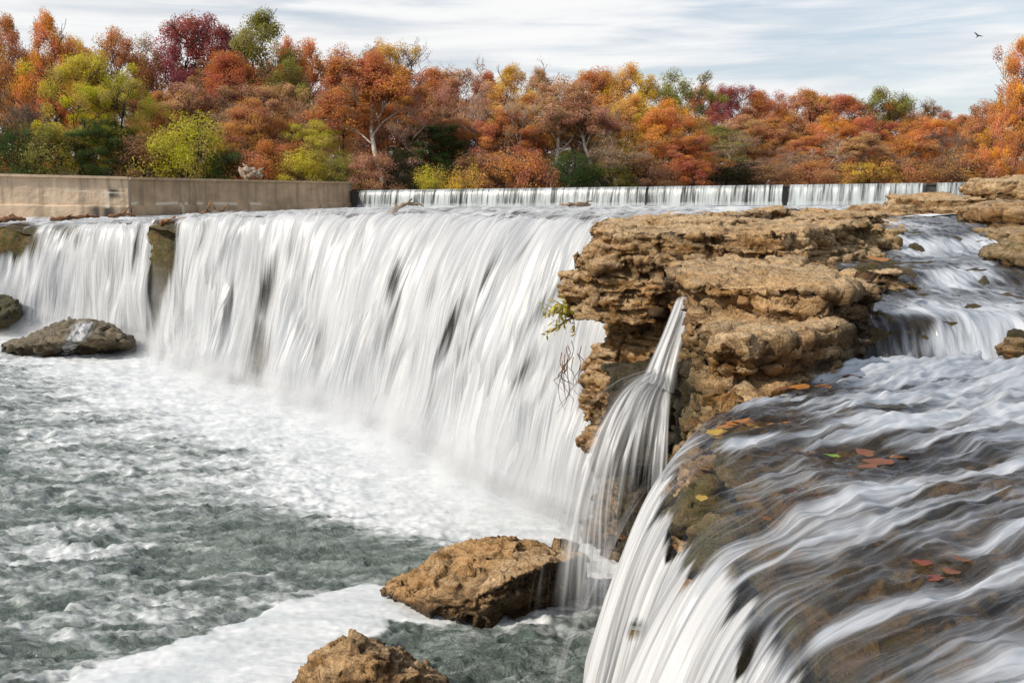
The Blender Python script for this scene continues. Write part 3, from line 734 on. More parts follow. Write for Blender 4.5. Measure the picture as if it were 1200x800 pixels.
# ---- near shelf: a bed of rock, the water gliding over it and leaping off its edge
LIPN=catmull([(1.75,7.4),(1.42,6.5),(1.12,5.75),(0.93,5.25),(0.84,4.75),(0.82,4.25),(0.83,3.75),(0.87,3.35),(0.93,3.0),(0.95,2.6),(0.92,2.1),(0.86,1.5),(0.84,0.8)],420)
def shelf_grid(nv_up,nv_dn,ulen=4.6):
    n=len(LIPN); ul=np.concatenate([[0],np.cumsum(np.linalg.norm(np.diff(LIPN,axis=0),axis=1))])
    k=ul/ul[-1]
    ang=np.interp(k,[0,0.25,0.6,1],[R(40),R(35),R(27),R(22)])
    D=np.stack([np.cos(ang),np.sin(ang)],1)
    s=np.concatenate([-np.linspace(1,0,nv_up,endpoint=False)**1.25,np.zeros(1)])
    return n,ul,D,s
def build_shelf():
    nu_=len(LIPN); n,ul,D,s=shelf_grid(250,0); ulen=4.6
    up=s*ulen                                    # negative upstream
    T=np.linspace(0,0.80,150)[1:]                # seconds of free fall
    speed=1.35+0.25*fbm(ul*0.9,0,0,2)
    L=LIPN
    Xs=[];S=[]
    bend=np.array([0.55,0.0])
    A=-up[None,:]
    XY=L[:,None,:]+D[:,None,:]*A[...,None]
    zup=3.27+0.015*A+0*XY[...,0]
    zup=zup-0.10*np.exp(-(A/0.35))                # water rounds off before the edge
    XYf=L[:,None,:]-D[:,None,:]*(speed[:,None]*T[None,:])[...,None]
    zf=3.17-0.9*T[None,:]*0.55-4.9*T[None,:]**2+0*XYf[...,0]
    P=np.concatenate([np.concatenate([XY,zup[...,None]],-1),np.concatenate([XYf,zf[...,None]],-1)],1)
    seg=np.concatenate([np.zeros((n,1)),np.cumsum(np.linalg.norm(np.diff(P,axis=1),axis=2),axis=1)],1)
    # measure v from the lip so that streaks line up across it
    j=len(s)-1; seg=seg-seg[:,j:j+1]
    U=np.broadcast_to(ul[:,None],seg.shape)
    wq=0.18*fbm(U*0.8,seg*0.5,2.0,2)
    w_up=sstep(0.15,-0.5,seg)
    swell=0.11*fbm((U+wq)*1.6,seg*1.0,1.0,2)+0.075*fbm((U+wq)*3.8,seg*1.5,5.0,3,True)+0.034*fbm((U+wq*0.5)*9,seg*2.4,3.0,3,True)
    fallw=1-w_up
    strand=(0.075*fbm(U*2.6,seg*0.30,8.0,2)+0.045*fbm(U*8.0,seg*0.35,4.0,2,True)+0.02*fbm(U*22,seg*0.4,6.0,2))
    nrm=np.cross(np.gradient(P,axis=0),np.gradient(P,axis=1)); nrm/=np.linalg.norm(nrm,axis=2)[...,None]+1e-9
    if nrm[n//2,20,2]<0: nrm=-nrm
    P0=P.copy()
    P=P+nrm*(swell*w_up+strand*fallw*np.clip(0.35+seg,0,1.6)*1.0)[...,None]
    PX,PY=topix(P)
    foam=0.495+0.36*fbm((U+wq)*2.4,seg*0.6,3.0,3)+0.34*fbm((U+wq)*7,seg*0.9,8.0,2)
    foam=foam+0.22*np.exp(-((P[...,1]-7.1)/0.35)**2)+0.08*sstep(5.5,7.0,P[...,1])
    foam=foam-0.10*np.exp(-((seg+0.15)/0.35)**2)*(0.8+0.9*fbm(U*1.1,0,1.0,2))
    foam=foam-0.55*blob(PX,PY,888,497,60,11)-0.40*blob(PX,PY,1030,540,50,16)-0.45*blob(PX,PY,940,454,40,9)-0.3*blob(PX,PY,1095,664,50,16)
    # rock shows through: mossy lip by the leaves, the hollow near the bottom edge
    gap=1.5*blob(PX,PY,822,580,22,42,15)+0.9*blob(PX,PY,700+90,640,10,26,25)+0.75*blob(PX,PY,745,735,16,26,25)+0.75*blob(PX,PY,872,775,9,30,20)
    for x,y,rx,ry in ((800,700,10,60),(940,760,10,50),(985,690,8,30),(770,600,8,40)): gap=gap+0.2*blob(PX,PY,x,y,rx,ry,25)
    iup=slice(0,j+40); idn=slice(j-4,None)
    # gliding part
    f=np.ones(seg.shape); f[:, :12]=np.linspace(0,1,12)[None,:]
    Pu=P[:,iup]; me=mesh_np('shelf_water',Pu.reshape(-1,3),gridfaces(n,Pu.shape[1])[:,::-1]); uvs(me,np.stack([U[:,iup],seg[:,iup]],-1).reshape(-1,2))
    attr(me,'foam',(foam-gap*0.8)[:,iup]); fd=f[:,iup].copy(); fd[:,-40:]*=np.linspace(1,0,40)[None,:]; fd=fd*np.clip(1.15-gap[:,iup],0.15,1); attr(me,'fade',fd)
    tag(obj('shelf_water',me,M_FLOW),kind='structure')
    # falling part
    Pd=P[:,idn]; me=mesh_np('near_waterfall',Pd.reshape(-1,3)-np.array([0,0,0.004]),gridfaces(n,Pd.shape[1])[:,::-1]); uvs(me,np.stack([U[:,idn],seg[:,idn]],-1).reshape(-1,2))
    dens=0.96+0.26*fbm(U*1.3,seg*0.25,3.0,2)-gap*0.8-0.95*sstep(0.36,-0.12,seg-0.34*fbm(U*9,0.0,5.0,2)-0.25*fbm(U*2.2,0.0,7.0,2))
    attr(me,'dens',dens[:,idn]); fade=np.clip((seg[:,idn]+0.02)/0.10,0,1)*sstep(5.5,5.15,LIPN[:,1])[:,None]; attr(me,'fade',fade)
    tag(obj('near_waterfall',me,M_NEARFALL),kind='structure')
    # second, thinner veil in front
    off=0.10+0.08*fbm(U*1.6,seg*0.3,12.0,2)
    Pv=(P0-0.0)+nrm*(off*np.clip(seg*1.2,0,1.3)+strand*1.2)[...,None]; Pv=Pv[:,idn]
    me=mesh_np('near_waterfall_strands',Pv.reshape(-1,3),gridfaces(n,Pv.shape[1])[:,::-1]); uvs(me,np.stack([U[:,idn]+5.1,seg[:,idn]],-1).reshape(-1,2))
    attr(me,'dens',(0.40+0.4*fbm(U*1.1,seg*0.2,7.0,2)-gap*0.8)[:,idn]); attr(me,'fade',np.clip((seg[:,idn]-0.10)/0.4,0,1)*0.8*sstep(5.2,4.8,LIPN[:,1])[:,None])
    tag(obj('near_waterfall_strands',me,M_WISP),kind='structure')
    # bed
    mb=MB()
    front=[(LIPN[i,0]+0.10,LIPN[i,1]) for i in range(0,420,24)]
    poly=[(p[0],p[1]) for p in front]+[(1.1,0.0),(7,0.0),(7.5,8.2),(3.4,8.4),(1.9,8.3)]
    poly=poly[::-1]
    strata_block(mb,poly[::-1],-0.5,3.05,51,inset=lambda z:0.10*math.sin(z*2.5)+0.10*(3.0-z)*0.4,jit=0.06)
    r=random.Random(4)
    for k in range(60):
        i=r.randrange(30,400); a=r.uniform(0.15,3.6)
        p=LIPN[i]+D[i]*a
        slab(mb,(p[0],p[1],3.05+r.uniform(-0.06,0.04)),(r.uniform(.3,.8),r.uniform(.25,.6),r.uniform(.12,.26)),r.uniform(0,3),(r.uniform(-.08,.08),r.uniform(-.08,.08)),k+70)
    for (px,py,d,z,seed) in ((822,575,0.34,3.12,3),(838,610,0.24,3.1,4),(1080,660,0.30,3.07,5),(1050,735,0.3,3.06,6),(905,770,0.4,2.75,7),(750,745,0.28,1.9,8)):
        p=onz(px,py,z); slab(mb,(p[0],p[1],z-0.06),(d*1.2,d,d*0.9),0.4,(0.1,0.1),seed+200)
    me=remesh(mb,0.03,'river_bed'); rockify(me,0.55,1.5,5.0,0.6,lambda P,N:0.12+0*P[:,0],lambda P,N:0.20+0.5*(np.abs(P[:,0]-0.9)<0.5),lambda P,N:0.35*np.ones(len(P)))
    tag(obj('river_bed',me,M_BED),kind='structure')
build_shelf()

# ---- stepped cascade behind the shelf
ROWS=[(19.0,244,930,1160),(16.0,256,985,1160),(15.0,262,1005,1155),(14.0,268,1000,1158),(13.2,280,985,1165),(12.6,297,965,1185),(12.0,303,965,1200),(10.9,309,960,1210),(10.3,318,970,1225),(9.9,336,985,1235),(9.2,345,960,1260),
      (8.4,358,962,1300),(7.80,370,962,1330),(7.66,374,964,1340),(7.58,388,966,1345),(7.52,410,968,1350),(7.46,430,968,1352),(7.0,444,968,1355)]
def build_cascade():
    nu,nv=240,330
    Lc=np.array([at(l,y,D) for D,y,l,r in ROWS]); Rc=np.array([at(r,y,D) for D,y,l,r in ROWS])
    def res(P):
        d=np.concatenate([[0],np.cumsum(np.linalg.norm(np.diff(P,axis=0),axis=1))]); q=np.linspace(0,d[-1],nv); return np.stack([np.interp(q,d,P[:,k]) for k in range(3)],1)
    # smooth only a little so the steps stay steps
    Lr,Rr=res(Lc),res(Rc)
    ker=np.ones(9)/9
    for M in (Lr,Rr):
        for k in range(3):
            e=np.pad(M[:,k],4,mode='edge'); M[:,k]=np.convolve(e,ker,'valid')
    a=np.linspace(0,1,nu)[:,None,None]
    P=Lr[None]*(1-a)+Rr[None]*a
    # let the edge of every step wander
    for _ in range(1):
        w=0.35*fbm(P[...,0]*0.9,P[...,1]*0.12,2.0,3)
        idx=np.arange(nv)[None,:]+w*np.interp(np.arange(nv),[0,nv*0.72,nv*0.85,nv],[26,24,5,5])[None,:]
        idx=np.clip(idx,0,nv-1); i0=np.floor(idx).astype(int); i1=np.minimum(i0+1,nv-1); fr=(idx-i0)[...,None]
        rows=np.arange(nu)[:,None]
        Z=P[...,2]; P[...,2]=Z[rows,i0]*(1-fr[...,0])+Z[rows,i1]*fr[...,0]
    P=P+0
    seg=np.concatenate([np.zeros((nu,1)),np.cumsum(np.linalg.norm(np.diff(P,axis=1),axis=2),axis=1)],1)
    U=P[...,0]; steep=np.abs(np.gradient(P[...,2],axis=1))/(np.linalg.norm(np.gradient(P,axis=1),axis=2)+1e-9)
    for k in range(nu):
        steep[k]=np.convolve(np.pad(steep[k],5,mode='edge'),np.ones(11)/11,'valid')
    nrm=np.array([-0.15,-0.5,0.85])
    d=0.07*fbm(U*1.8,seg*0.9,3.0,3)+0.05*fbm(U*4.5,seg*1.4,7.0,3,True)+0.02*fbm(U*13,seg*2,1.0,2)
    W=P+nrm*d[...,None]
    PX,PY=topix(W)
    foam=0.37+0.26*steep+0.4*fbm(U*1.2,seg*0.6,5.0,3)
    foam=foam+0.35*blob(PX,PY,1090,285,60,14)+0.4*blob(PX,PY,1120,325,50,14,-15)+0.25*blob(PX,PY,1100,360,90,10)+0.3*blob(PX,PY,1170,400,30,35)+0.2*blob(PX,PY,1090,405,40,22)
    foam=foam-0.20*blob(PX,PY,1020,400,40,22)-0.15*blob(PX,PY,1140,395,18,16)-0.3*blob(PX,PY,1010,330,40,16)-0.2*blob(PX,PY,1120,270,20,6)
    foam=foam-0.20*sstep(362,376,PY)*sstep(440,428,PY)*sstep(1150,1080,PX)-0.12*sstep(300,312,PY)*sstep(345,332,PY)
    fade=np.ones(seg.shape)*np.clip(np.minimum(a[...,0],1)/0.02,0,1)
    me=mesh_np('cascade_water',W.reshape(-1,3),gridfaces(nu,nv)[:,::-1]); uvs(me,np.stack([U,seg],-1).reshape(-1,2)); attr(me,'foam',foam); attr(me,'fade',fade)
    tag(obj('cascade_water',me,M_CASC),kind='structure')
    # its bed
    ext=np.linspace(-0.22,1.12,200)[:,None,None]
    B=Lr[None]*(1-ext)+Rr[None]*ext
    b=0.15*fbm(B[...,0]*1.5,B[...,1]*1.5,B[...,2]*3,4,True)+0.05*fbm(B[...,0]*5,B[...,1]*5,B[...,2]*8,3)
    PXb,PYb=topix(B)
    poke=0.16*blob(PXb,PYb,1020,322,42,14)+0.14*blob(PXb,PYb,1190,405,14,16)+0.06*blob(PXb,PYb,1010,395,40,26)
    B=B+nrm*(b*1.0-0.06+poke)[...,None]
    me=mesh_np('cascade_bed',B.reshape(-1,3),gridfaces(200,nv))
    attr(me,'cav',np.clip(-b*4,0,1)); attr(me,'rust',np.zeros(b.size)+0.3); attr(me,'moss',np.zeros(b.size)+0.5); attr(me,'wet',np.zeros(b.size)+0.7)
    tag(obj('cascade_bed',me,M_BED),kind='structure')
    # leaping water at the top right of the cascade
build_cascade()

# ---- the little fall between the two blocks, and its fan over the splash ledge
def build_little_fall():
    def sheet(name,paths,nv,mat,dens,seed,amp=0.03,fade=None):
        """paths: list of polylines (left to right) of world points"""
        C=np.stack([catmull(p,nv) for p in paths]); nu=90
        k=np.linspace(0,len(paths)-1-1e-9,nu); i=k.astype(int); f=(k-i)[:,None,None]
        P=C[i]*(1-f)+C[i+1]*f
        U=np.broadcast_to(np.linspace(0,np.linalg.norm(P[-1,-1]-P[0,-1]),nu)[:,None],P.shape[:2])
        seg=np.concatenate([np.zeros((nu,1)),np.cumsum(np.linalg.norm(np.diff(P,axis=1),axis=2),axis=1)],1)
        d=amp*(fbm(U*4+seed,seg*0.6,seed,3)*2+fbm(U*14,seg*0.8,seed,2))
        P=P+np.array([-0.5,-0.8,0.2])*d[...,None]
        me=mesh_np(name,P.reshape(-1,3),gridfaces(nu,nv)[:,::-1]); uvs(me,np.stack([U*1.3+seed,seg],-1).reshape(-1,2))
        t=np.linspace(0,1,nv)[None,:]*np.ones((nu,1)); q=np.linspace(0,1,nu)[:,None]*np.ones((1,nv))
        attr(me,'dens',dens(t,q,U,seg)); attr(me,'fade',(fade(t,q) if fade else np.ones(t.shape)))
        tag(obj(name,me,mat),kind='structure')
    edge=lambda t,q:np.clip(q/0.12,0,1)*np.clip((1-q)/0.12,0,1)
    sheet('little_waterfall',[[at(792,350,9.7),at(783,370,9.55),at(765,410,9.4),at(748,446,9.3)],[at(803,346,9.6),at(795,372,9.45),at(780,412,9.3),at(768,450,9.2)],[at(812,343,9.5),at(807,375,9.4),at(797,420,9.25),at(790,462,9.15)]],60,M_FALL,
          lambda t,q,U,s:0.66+0.3*fbm(U*6,s*0.4,2.0,2),2.0,0.05,lambda t,q:edge(t,q)*np.clip(t/0.12+0.25,0,1))
    sheet('fan_waterfall',[[at(768,434,9.5),at(731,456,9.35),at(699,497,9.2),at(672,560,9.0),at(655,640,8.9),at(645,720,8.8)],
                   [at(773,434,9.45),at(742,460,9.3),at(719,508,9.1),at(700,575,8.95),at(690,655,8.8),at(684,740,8.7)],
                   [at(778,435,9.4),at(757,468,9.2),at(741,518,9.0),at(731,582,8.85),at(726,660,8.7),at(722,750,8.6)],
                   [at(784,437,9.35),at(771,474,9.15),at(764,525,8.95),at(759,590,8.8),at(755,670,8.65),at(753,750,8.55)],
                   [at(792,440,9.3),at(787,480,9.1),at(784,530,8.9),at(781,600,8.75),at(778,680,8.6),at(776,760,8.5)]],150,M_FALL,
          lambda t,q,U,s:0.94-0.46*sstep(0.10,0.8,t)+0.34*fbm(U*2,s*0.3,3.0,2)-0.30*np.exp(-((q-0.66)/0.14)**2)*sstep(0.08,0.25,t),4.0,0.07,lambda t,q:edge(t,q)*np.interp(t,[0,0.05,0.8,1],[0.5,1,0.75,0]))
    sheet('fan_waterfall_strands',[[at(766,430,9.3),at(716,450,9.1),at(672,494,8.9),at(634,566,8.7),at(606,650,8.5),at(590,740,8.4)],
                   [at(770,431,9.3),at(732,452,9.1),at(700,500,8.9),at(672,575,8.7),at(652,660,8.5),at(640,745,8.4)],
                   [at(778,432,9.3),at(755,460,9.0),at(738,510,8.8),at(722,580,8.6),at(712,665,8.5),at(705,750,8.4)],
                   [at(790,440,9.2),at(782,470,9.0),at(777,515,8.8),at(772,585,8.6),at(768,670,8.5),at(764,760,8.4)]],150,M_WISP,
          lambda t,q,U,s:0.60-0.24*sstep(0.1,0.55,t)+0.34*fbm(U*2,s*0.3,3.0,2),9.0,0.09,lambda t,q:edge(t,q)*np.interp(t,[0,0.08,0.75,1],[0.3,0.9,0.7,0]))
build_little_fall()
# ================================================================== THINGS
# ---- boulders
def boulder(label, pts, voxel, amp, scale, seed, strata=0.5, wet=None, moss=None, rust=None, mat=None, cat='boulder', name='boulder', group=None, fine=0.95):
    c=np.mean(np.array(pts),0); zmin=min(p[2] for p in pts); base=np.array([c[0],c[1],zmin])
    mb=MB(); hull(mb,[Vector(p) for p in pts])
    me=remesh(mb,voxel,name); rockify(me,amp,scale,seed,strata,wet,moss,rust,fine)
    V=get_co(me)-base; set_co(me,V)
    o=obj(name,me,mat or M_ROCK); o.location=base; tag(o,label,cat,group); return o

Yc=10.6
boulder('large tan boulder in the middle of the pool with a wet, shaded right side',
  [at(450,692,10.75),at(478,668,10.95),at(515,645,11.1),at(575,628,11.2),at(600,631,11.3),at(640,639,11.2),at(684,645,10.9),at(688,656,10.8),
   at(470,703,10.35),at(530,722,10.1),at(558,728,10.0),at(556,700,9.95),at(600,678,9.98),at(645,658,10.2),at(684,652,10.5),at(520,690,10.3),at(560,660,10.5),
   onz(460,704,-0.3),onz(520,724,-0.3),onz(578,734,-0.3),onz(676,730,-0.3),onz(686,700,-0.3),onz(520,690,-0.3)],0.017,0.42,1.9,3.0,0.2,
  wet=lambda P,N:np.maximum(0.95*sstep(0.05,0.35,(N[:,0]*0.8-N[:,1]*0.55)-N[:,2]*0.75)*sstep(-0.35,0.1,P[:,0]+0.25),0.95*sstep(0.34,0.10,P[:,2]+0.1*N[:,2])),  # wet right side with its shade painted in by facing; wet waterline
  rust=lambda P,N:0.35+0*P[:,0])
boulder('rough brown boulder cut off by the bottom edge of the photo',
  [at(352,800,8.3),at(362,768,8.5),at(385,748,8.6),at(405,740,8.7),at(430,745,8.6),at(452,770,8.4),at(478,785,8.3),at(512,800,8.2),at(400,790,8.0),at(440,800,7.9),
   onz(330,850,-0.4),onz(530,850,-0.4),onz(520,790,-0.3),onz(370,800,-0.3),onz(430,900,-0.4)],0.02,0.42,2.2,6.0,0.2,
  wet=lambda P,N:0.45*sstep(0.1,0.5,N[:,0]*0.8-N[:,1]*0.3)+0.8*sstep(0.2,0.02,P[:,2]),rust=lambda P,N:0.3+0*P[:,0])  # darker on faces turned right; wet near the waterline
boulder('low grey mossy boulder with water streaming over its middle, left of the pool',
  [at(4,408,28.4),at(35,392,28.9),at(70,376,29.2),at(95,373,29.2),at(128,379,29.1),at(146,388,28.9),at(155,404,28.5),at(60,402,27.9),at(110,395,27.7),at(135,400,27.8),
   onz(-2,413,-0.4),onz(160,417,-0.4),onz(80,428,-0.4),onz(60,404,-0.3),onz(130,406,-0.3)],0.06,0.9,0.75,8.0,0.5,
  wet=lambda P,N:0.45+0.4*sstep(0.5,0.05,P[:,2]),moss=lambda P,N:0.25+0*P[:,0],mat=M_GREY)
boulder('small dark mossy boulder at the left edge beneath the falls',
  [at(-30,360,33),at(-10,347,33.2),at(8,346,33.2),at(22,354,33),at(22,366,32.8),at(0,374,32.4),at(-30,376,32.5),onz(-40,396,-0.3),onz(26,396,-0.3),onz(0,402,-0.3)],0.07,0.8,0.8,9.0,0.5,
  wet=lambda P,N:0.5+0*P[:,0],moss=lambda P,N:0.7+0*P[:,0],mat=M_DARK)
boulder('dark jagged rock showing through the fan of falling water',
  [at(692,535,9.6),at(706,522,9.7),at(728,520,9.6),at(742,532,9.5),at(740,552,9.4),at(715,556,9.3),at(696,550,9.4),at(735,540,10.2),at(700,540,10.2)],0.025,0.4,2.2,12.0,0.4,
  wet=lambda P,N:0.4+0*P[:,0],mat=M_DARK)
boulder('brown wet rock behind the thin strands near the pool edge',
  [at(735,590,9.3),at(748,572,9.4),at(765,570,9.3),at(770,600,9.1),at(755,625,9.0),at(738,620,9.1),at(760,600,9.8),at(742,600,9.8)],0.025,0.4,2.2,14.0,0.4,wet=lambda P,N:0.3+0*P[:,0],mat=M_DARK)
def runoff(rock,xa,xb,ya,yb,name):
    from mathutils.bvhtree import BVHTree
    me=rock.data; V=get_co(me)+np.array(rock.location); bv=BVHTree.FromPolygons([Vector(v) for v in V],[tuple(p.vertices) for p in me.polygons])
    nu,nv=50,60; P=np.zeros((nu,nv,3)); last=0.0
    for i in range(nu):
        for k in range(nv):
            p=at(xa[0]+(xb[0]-xa[0])*i/(nu-1)+((xa[1]-xa[0])*(1-i/(nu-1))+(xb[1]-xb[0])*i/(nu-1))*k/(nv-1),ya+(yb-ya)*k/(nv-1),28.0); d=Vector(p-np.array([0,0,HC])).normalized()
            h=bv.ray_cast(Vector((0,0,HC)),d); q=(np.array(h[0]) if h[0] is not None else p); P[i,k]=q-np.array(d)*0.06+np.array([0,0,0.03])
    U=np.linspace(0,2,nu)[:,None]+np.zeros((1,nv)); S=np.linspace(0,1.6,nv)[None,:]+np.zeros((nu,1))
    me=mesh_np(name,P.reshape(-1,3),gridfaces(nu,nv)[:,::-1]); uvs(me,np.stack([U,S],-1).reshape(-1,2)); q=np.linspace(0,1,nu)[:,None]
    attr(me,'dens',0.62+0*U-0.5*np.abs(q-0.5)); attr(me,'fade',np.clip(q/0.2,0,1)*np.clip((1-q)/0.2,0,1)*np.clip(S/0.2,0,1)*0.95)
    tag(obj(name,me,M_FALL),kind='structure')
runoff([o for o in COL.objects if o.get('label','').startswith('low grey mossy')][0],(84,60),(118,92),376,418,'boulder_runoff')
# rocks at the upper right, beside the cascade
def pxrock(label,x0,x1,y0,y1,Y,depth,seed,voxel=0.03,wet=0.0,moss=0.0,amp=0.8,scale=1.2):
    r=random.Random(seed); xa,xb=at(x0,y1,Y)[0],at(x1,y1,Y)[0]; z0,z1=at(x0,y1,Y)[2],at(x0,y0,Y)[2]; h=z1-z0; w=xb-xa
    poly=[]
    for k in range(9):
        a=2*math.pi*(k+r.uniform(-.25,.25))/9; q=r.uniform(0.85,1.1)
        sx=abs(math.cos(a))**0.6*math.copysign(1,math.cos(a)); sy=abs(math.sin(a))**0.6*math.copysign(1,math.sin(a)); poly.append(((xa+xb)/2+sx*q*w/2,Y+sy*q*depth/2))
    mb=MB(); strata_block(mb,poly,z0-0.25,z1,seed,inset=lambda z:0.10*w*sstep(z0+0.5*h,z1,z)+0.03*math.sin(z*9),jit=min(0.09,0.07*w),thick=(0.16*h,0.42*h),slope=(0.02,r.uniform(0.0,0.05)),seam=min(0.08,0.1*h))
    me=remesh(mb,voxel,'boulder'); rockify(me,amp,scale,seed,0.9,lambda P,N:wet+0.5*sstep(z0+0.25*h,z0,P[:,2]),lambda P,N:moss+0*P[:,0],lambda P,N:np.clip(0.5-N[:,2],0,1)*0.8)
    base=np.array([(xa+xb)/2,Y,z0]); set_co(me,get_co(me)-base); o=obj('boulder',me,M_ROCK); o.location=base; tag(o,label,'boulder'); return o
pxrock('pale tan block of limestone at the right end of the weir',1146,1188,210,238,17.5,1.6,21)
pxrock('pale rock at the right edge behind the limestone block',1184,1235,207,236,17.0,1.6,22)
pxrock('dark brown overhanging rock above the cascade at the right edge',1142,1260,236,272,15.0,2.2,23,wet=0.25)
pxrock('stepped brown rock beside the cascade at the right edge',1158,1290,268,302,13.2,2.0,24,wet=0.3,moss=0.25)
pxrock('mossy brown rock sitting at the right of the second cascade step',1168,1300,286,350,10.9,1.6,25,wet=0.35,moss=0.55)
pxrock('low reddish rock shelf between the weir and the cascade',1040,1150,229,258,18.0,2.4,26)
pxrock('small flat rock poking out upstream of the cascade',1000,1060,240,256,17.6,1.6,28,wet=0.1)
pxrock('small brown rock poking through the lowest cascade step at the right edge',1176,1205,396,418,7.4,0.25,27,voxel=0.014,wet=0.4,moss=0.3,amp=0.25,scale=3.0)

# ---- concrete walls on the far left
def wall(name,label,p0,p1,zb0,zb1,zt0,zt1,thick,mat,wetfn,limefn,seed,coping=True):
    p0=np.array(p0);p1=np.array(p1); d=p1-p0; L=np.linalg.norm(d); d/=L; nr=np.array([d[1],-d[0]])
    if nr[1]>0: nr=-nr
    nx,nz=max(60,int(L*8)),46
    a=np.linspace(0,1,nx)[:,None]; k=np.linspace(0,1,nz)[None,:]
    zb=zb0+(zb1-zb0)*a; zt=zt0+(zt1-zt0)*a
    Z=zb+(zt-zb)*k; X=p0[0]+(p1-p0)[0]*a+0*Z; Y=p0[1]+(p1-p0)[1]*a+0*Z
    # a rough lower lift stands out below an old pour line
    step=0.10*sstep(0.36,0.33,k+0.03*pn(a*L*0.3,0.0,seed))+0.05*fbm(a*L*0.8,Z*1.2,seed,3)+0.02*fbm(a*L*3,Z*4,seed,2)
    front=np.stack([X+nr[0]*step,Y+nr[1]*step,Z],-1).reshape(-1,3)
    b=np.stack([p0[0]+(p1-p0)[0]*a[:,0]-nr[0]*thick,p0[1]+(p1-p0)[1]*a[:,0]-nr[1]*thick,zt[:,0]],-1); c=b.copy(); c[:,2]=zb[:,0]
    V=np.vstack([front,b,c]); f=gridfaces(nx,nz).tolist(); o1=nx*nz; o2=o1+nx
    for i in range(nx-1):
        f.append([i*nz+nz-1,(i+1)*nz+nz-1,o1+i+1,o1+i]); f.append([o1+i,o1+i+1,o2+i+1,o2+i])
    # end faces
    root=empty(name,(p0[0],p0[1],zb0))
    V=V-np.array([p0[0],p0[1],zb0])
    me=mesh_np('wall_face',V,np.array(f),False); attr(me,'wet',np.concatenate([wetfn(a,k).ravel(),np.zeros(2*nx)])); attr(me,'lime',np.concatenate([limefn(a,k,L).ravel(),np.zeros(2*nx)]))
    obj('wall_face',me,mat,root)
    mb=MB(); q=lambda t,s,z:(p0[0]+(p1-p0)[0]*t-p0[0]+nr[0]*s,p0[1]+(p1-p0)[1]*t-p0[1]+nr[1]*s,z-zb0)
    mb.prism([q(0,0.14,zt0-0.11),q(1,0.14,zt1-0.11),q(1,-thick-0.05,zt1-0.11),q(0,-thick-0.05,zt0-0.11)],[q(0,0.14,zt0+0.02),q(1,0.14,zt1+0.02),q(1,-thick-0.05,zt1+0.02),q(0,-thick-0.05,zt0+0.02)])
    me=mb.mesh('coping',False); attr(me,'wet',np.zeros(8)); attr(me,'lime',np.zeros(8)); obj('coping',me,mat,root)
    mb=MB(); 
    for t0,t1 in ((0.0,0.0),(1.0,1.0)):
        e=0.004 if t0==0 else -0.004
        mb.prism([q(t0+e*0,0.0,zb0 if t0==0 else zb1),q(t0,-thick,zb0 if t0==0 else zb1),q(t0,-thick,(zt0 if t0==0 else zt1)-0.12),q(t0,0.0,(zt0 if t0==0 else zt1)-0.12)],
                 [q(t0+e,0.0,zb0 if t0==0 else zb1),q(t0+e,-thick,zb0 if t0==0 else zb1),q(t0+e,-thick,(zt0 if t0==0 else zt1)-0.12),q(t0+e,0.0,(zt0 if t0==0 else zt1)-0.12)])
    me=mb.mesh('end_face',False); attr(me,'wet',np.zeros(len(me.vertices))+0.3); attr(me,'lime',np.zeros(len(me.vertices))); obj('end_face',me,mat,root)  # end faces toned evenly darker than the wall face
    tag(root,label,'wall'); return root
def zof(px,py,Y): return at(px,py,Y)[2]
A0=at(-130,202,50.0); A1=at(149,207,53.0)
wall('concrete_wall','pale tan concrete river wall at the far left with a dark wet patch low on its right end',A0[:2],A1[:2],zof(-130,258,50),zof(149,254,53)-0.25,zof(-130,201,50),zof(149,207.5,53),1.0,M_CONC_PALE,
  lambda a,k:np.clip(0.95*np.exp(-((a-0.885)/0.065)**4-((k-0.20)/0.15)**4)+1.2*np.exp(-((a-0.935)/0.024)**4-((k-0.62)/0.11)**4)+0.25*np.exp(-((k)/0.12)**2),0,1)*np.clip(1.0+0.8*pn(a*90,k*1.5,0.0),0.5,1),  # wet patch and foot; the notch's dark hollow is painted into the colour
  lambda a,k,L:np.clip(0.9*np.exp(-((k-0.66-0.02*pn(a*9,0.0,1.0)-0.1*(0.8-a))/0.014)**2)*(pn(a*14,k,3.0)>-0.1)*(a>0.7)+0.5*np.exp(-((a-0.665-0.015*k)/0.006)**2)+0.7*1.2*np.exp(-((a-0.905)/0.009)**2)*(k<0.68)*(k>0.3),0,1)*0.9,3.0)
B0=at(150.5,208,54.2); B1=at(412,213.5,78.4)
wall('concrete_wall','dark brown stained concrete wall reaching from the pale wall to the weir',B0[:2],B1[:2],zof(150.5,254,54.2)-0.25,zof(412,247,78.4)-0.2,zof(150.5,208,54.2),zof(412,213.5,78.4),1.0,M_CONC_DARK,
  lambda a,k:np.clip(0.35*np.exp(-(k/0.2)**2)+0.3*pn(a*40,k*1.5,2.0),0,1),
  lambda a,k,L:np.clip(0.9*np.exp(-((k-0.40-0.35*np.clip(a-0.2,0,1)*-0.5-0.03*pn(a*12,0.0,1.0))/0.03)**2)*(a<0.5)*(pn(a*22,k,3.0)>-0.15)+0.9*np.exp(-((a-0.17-0.02*(0.4-k))/0.004)**2)*(k<0.42),0,1),8.0)

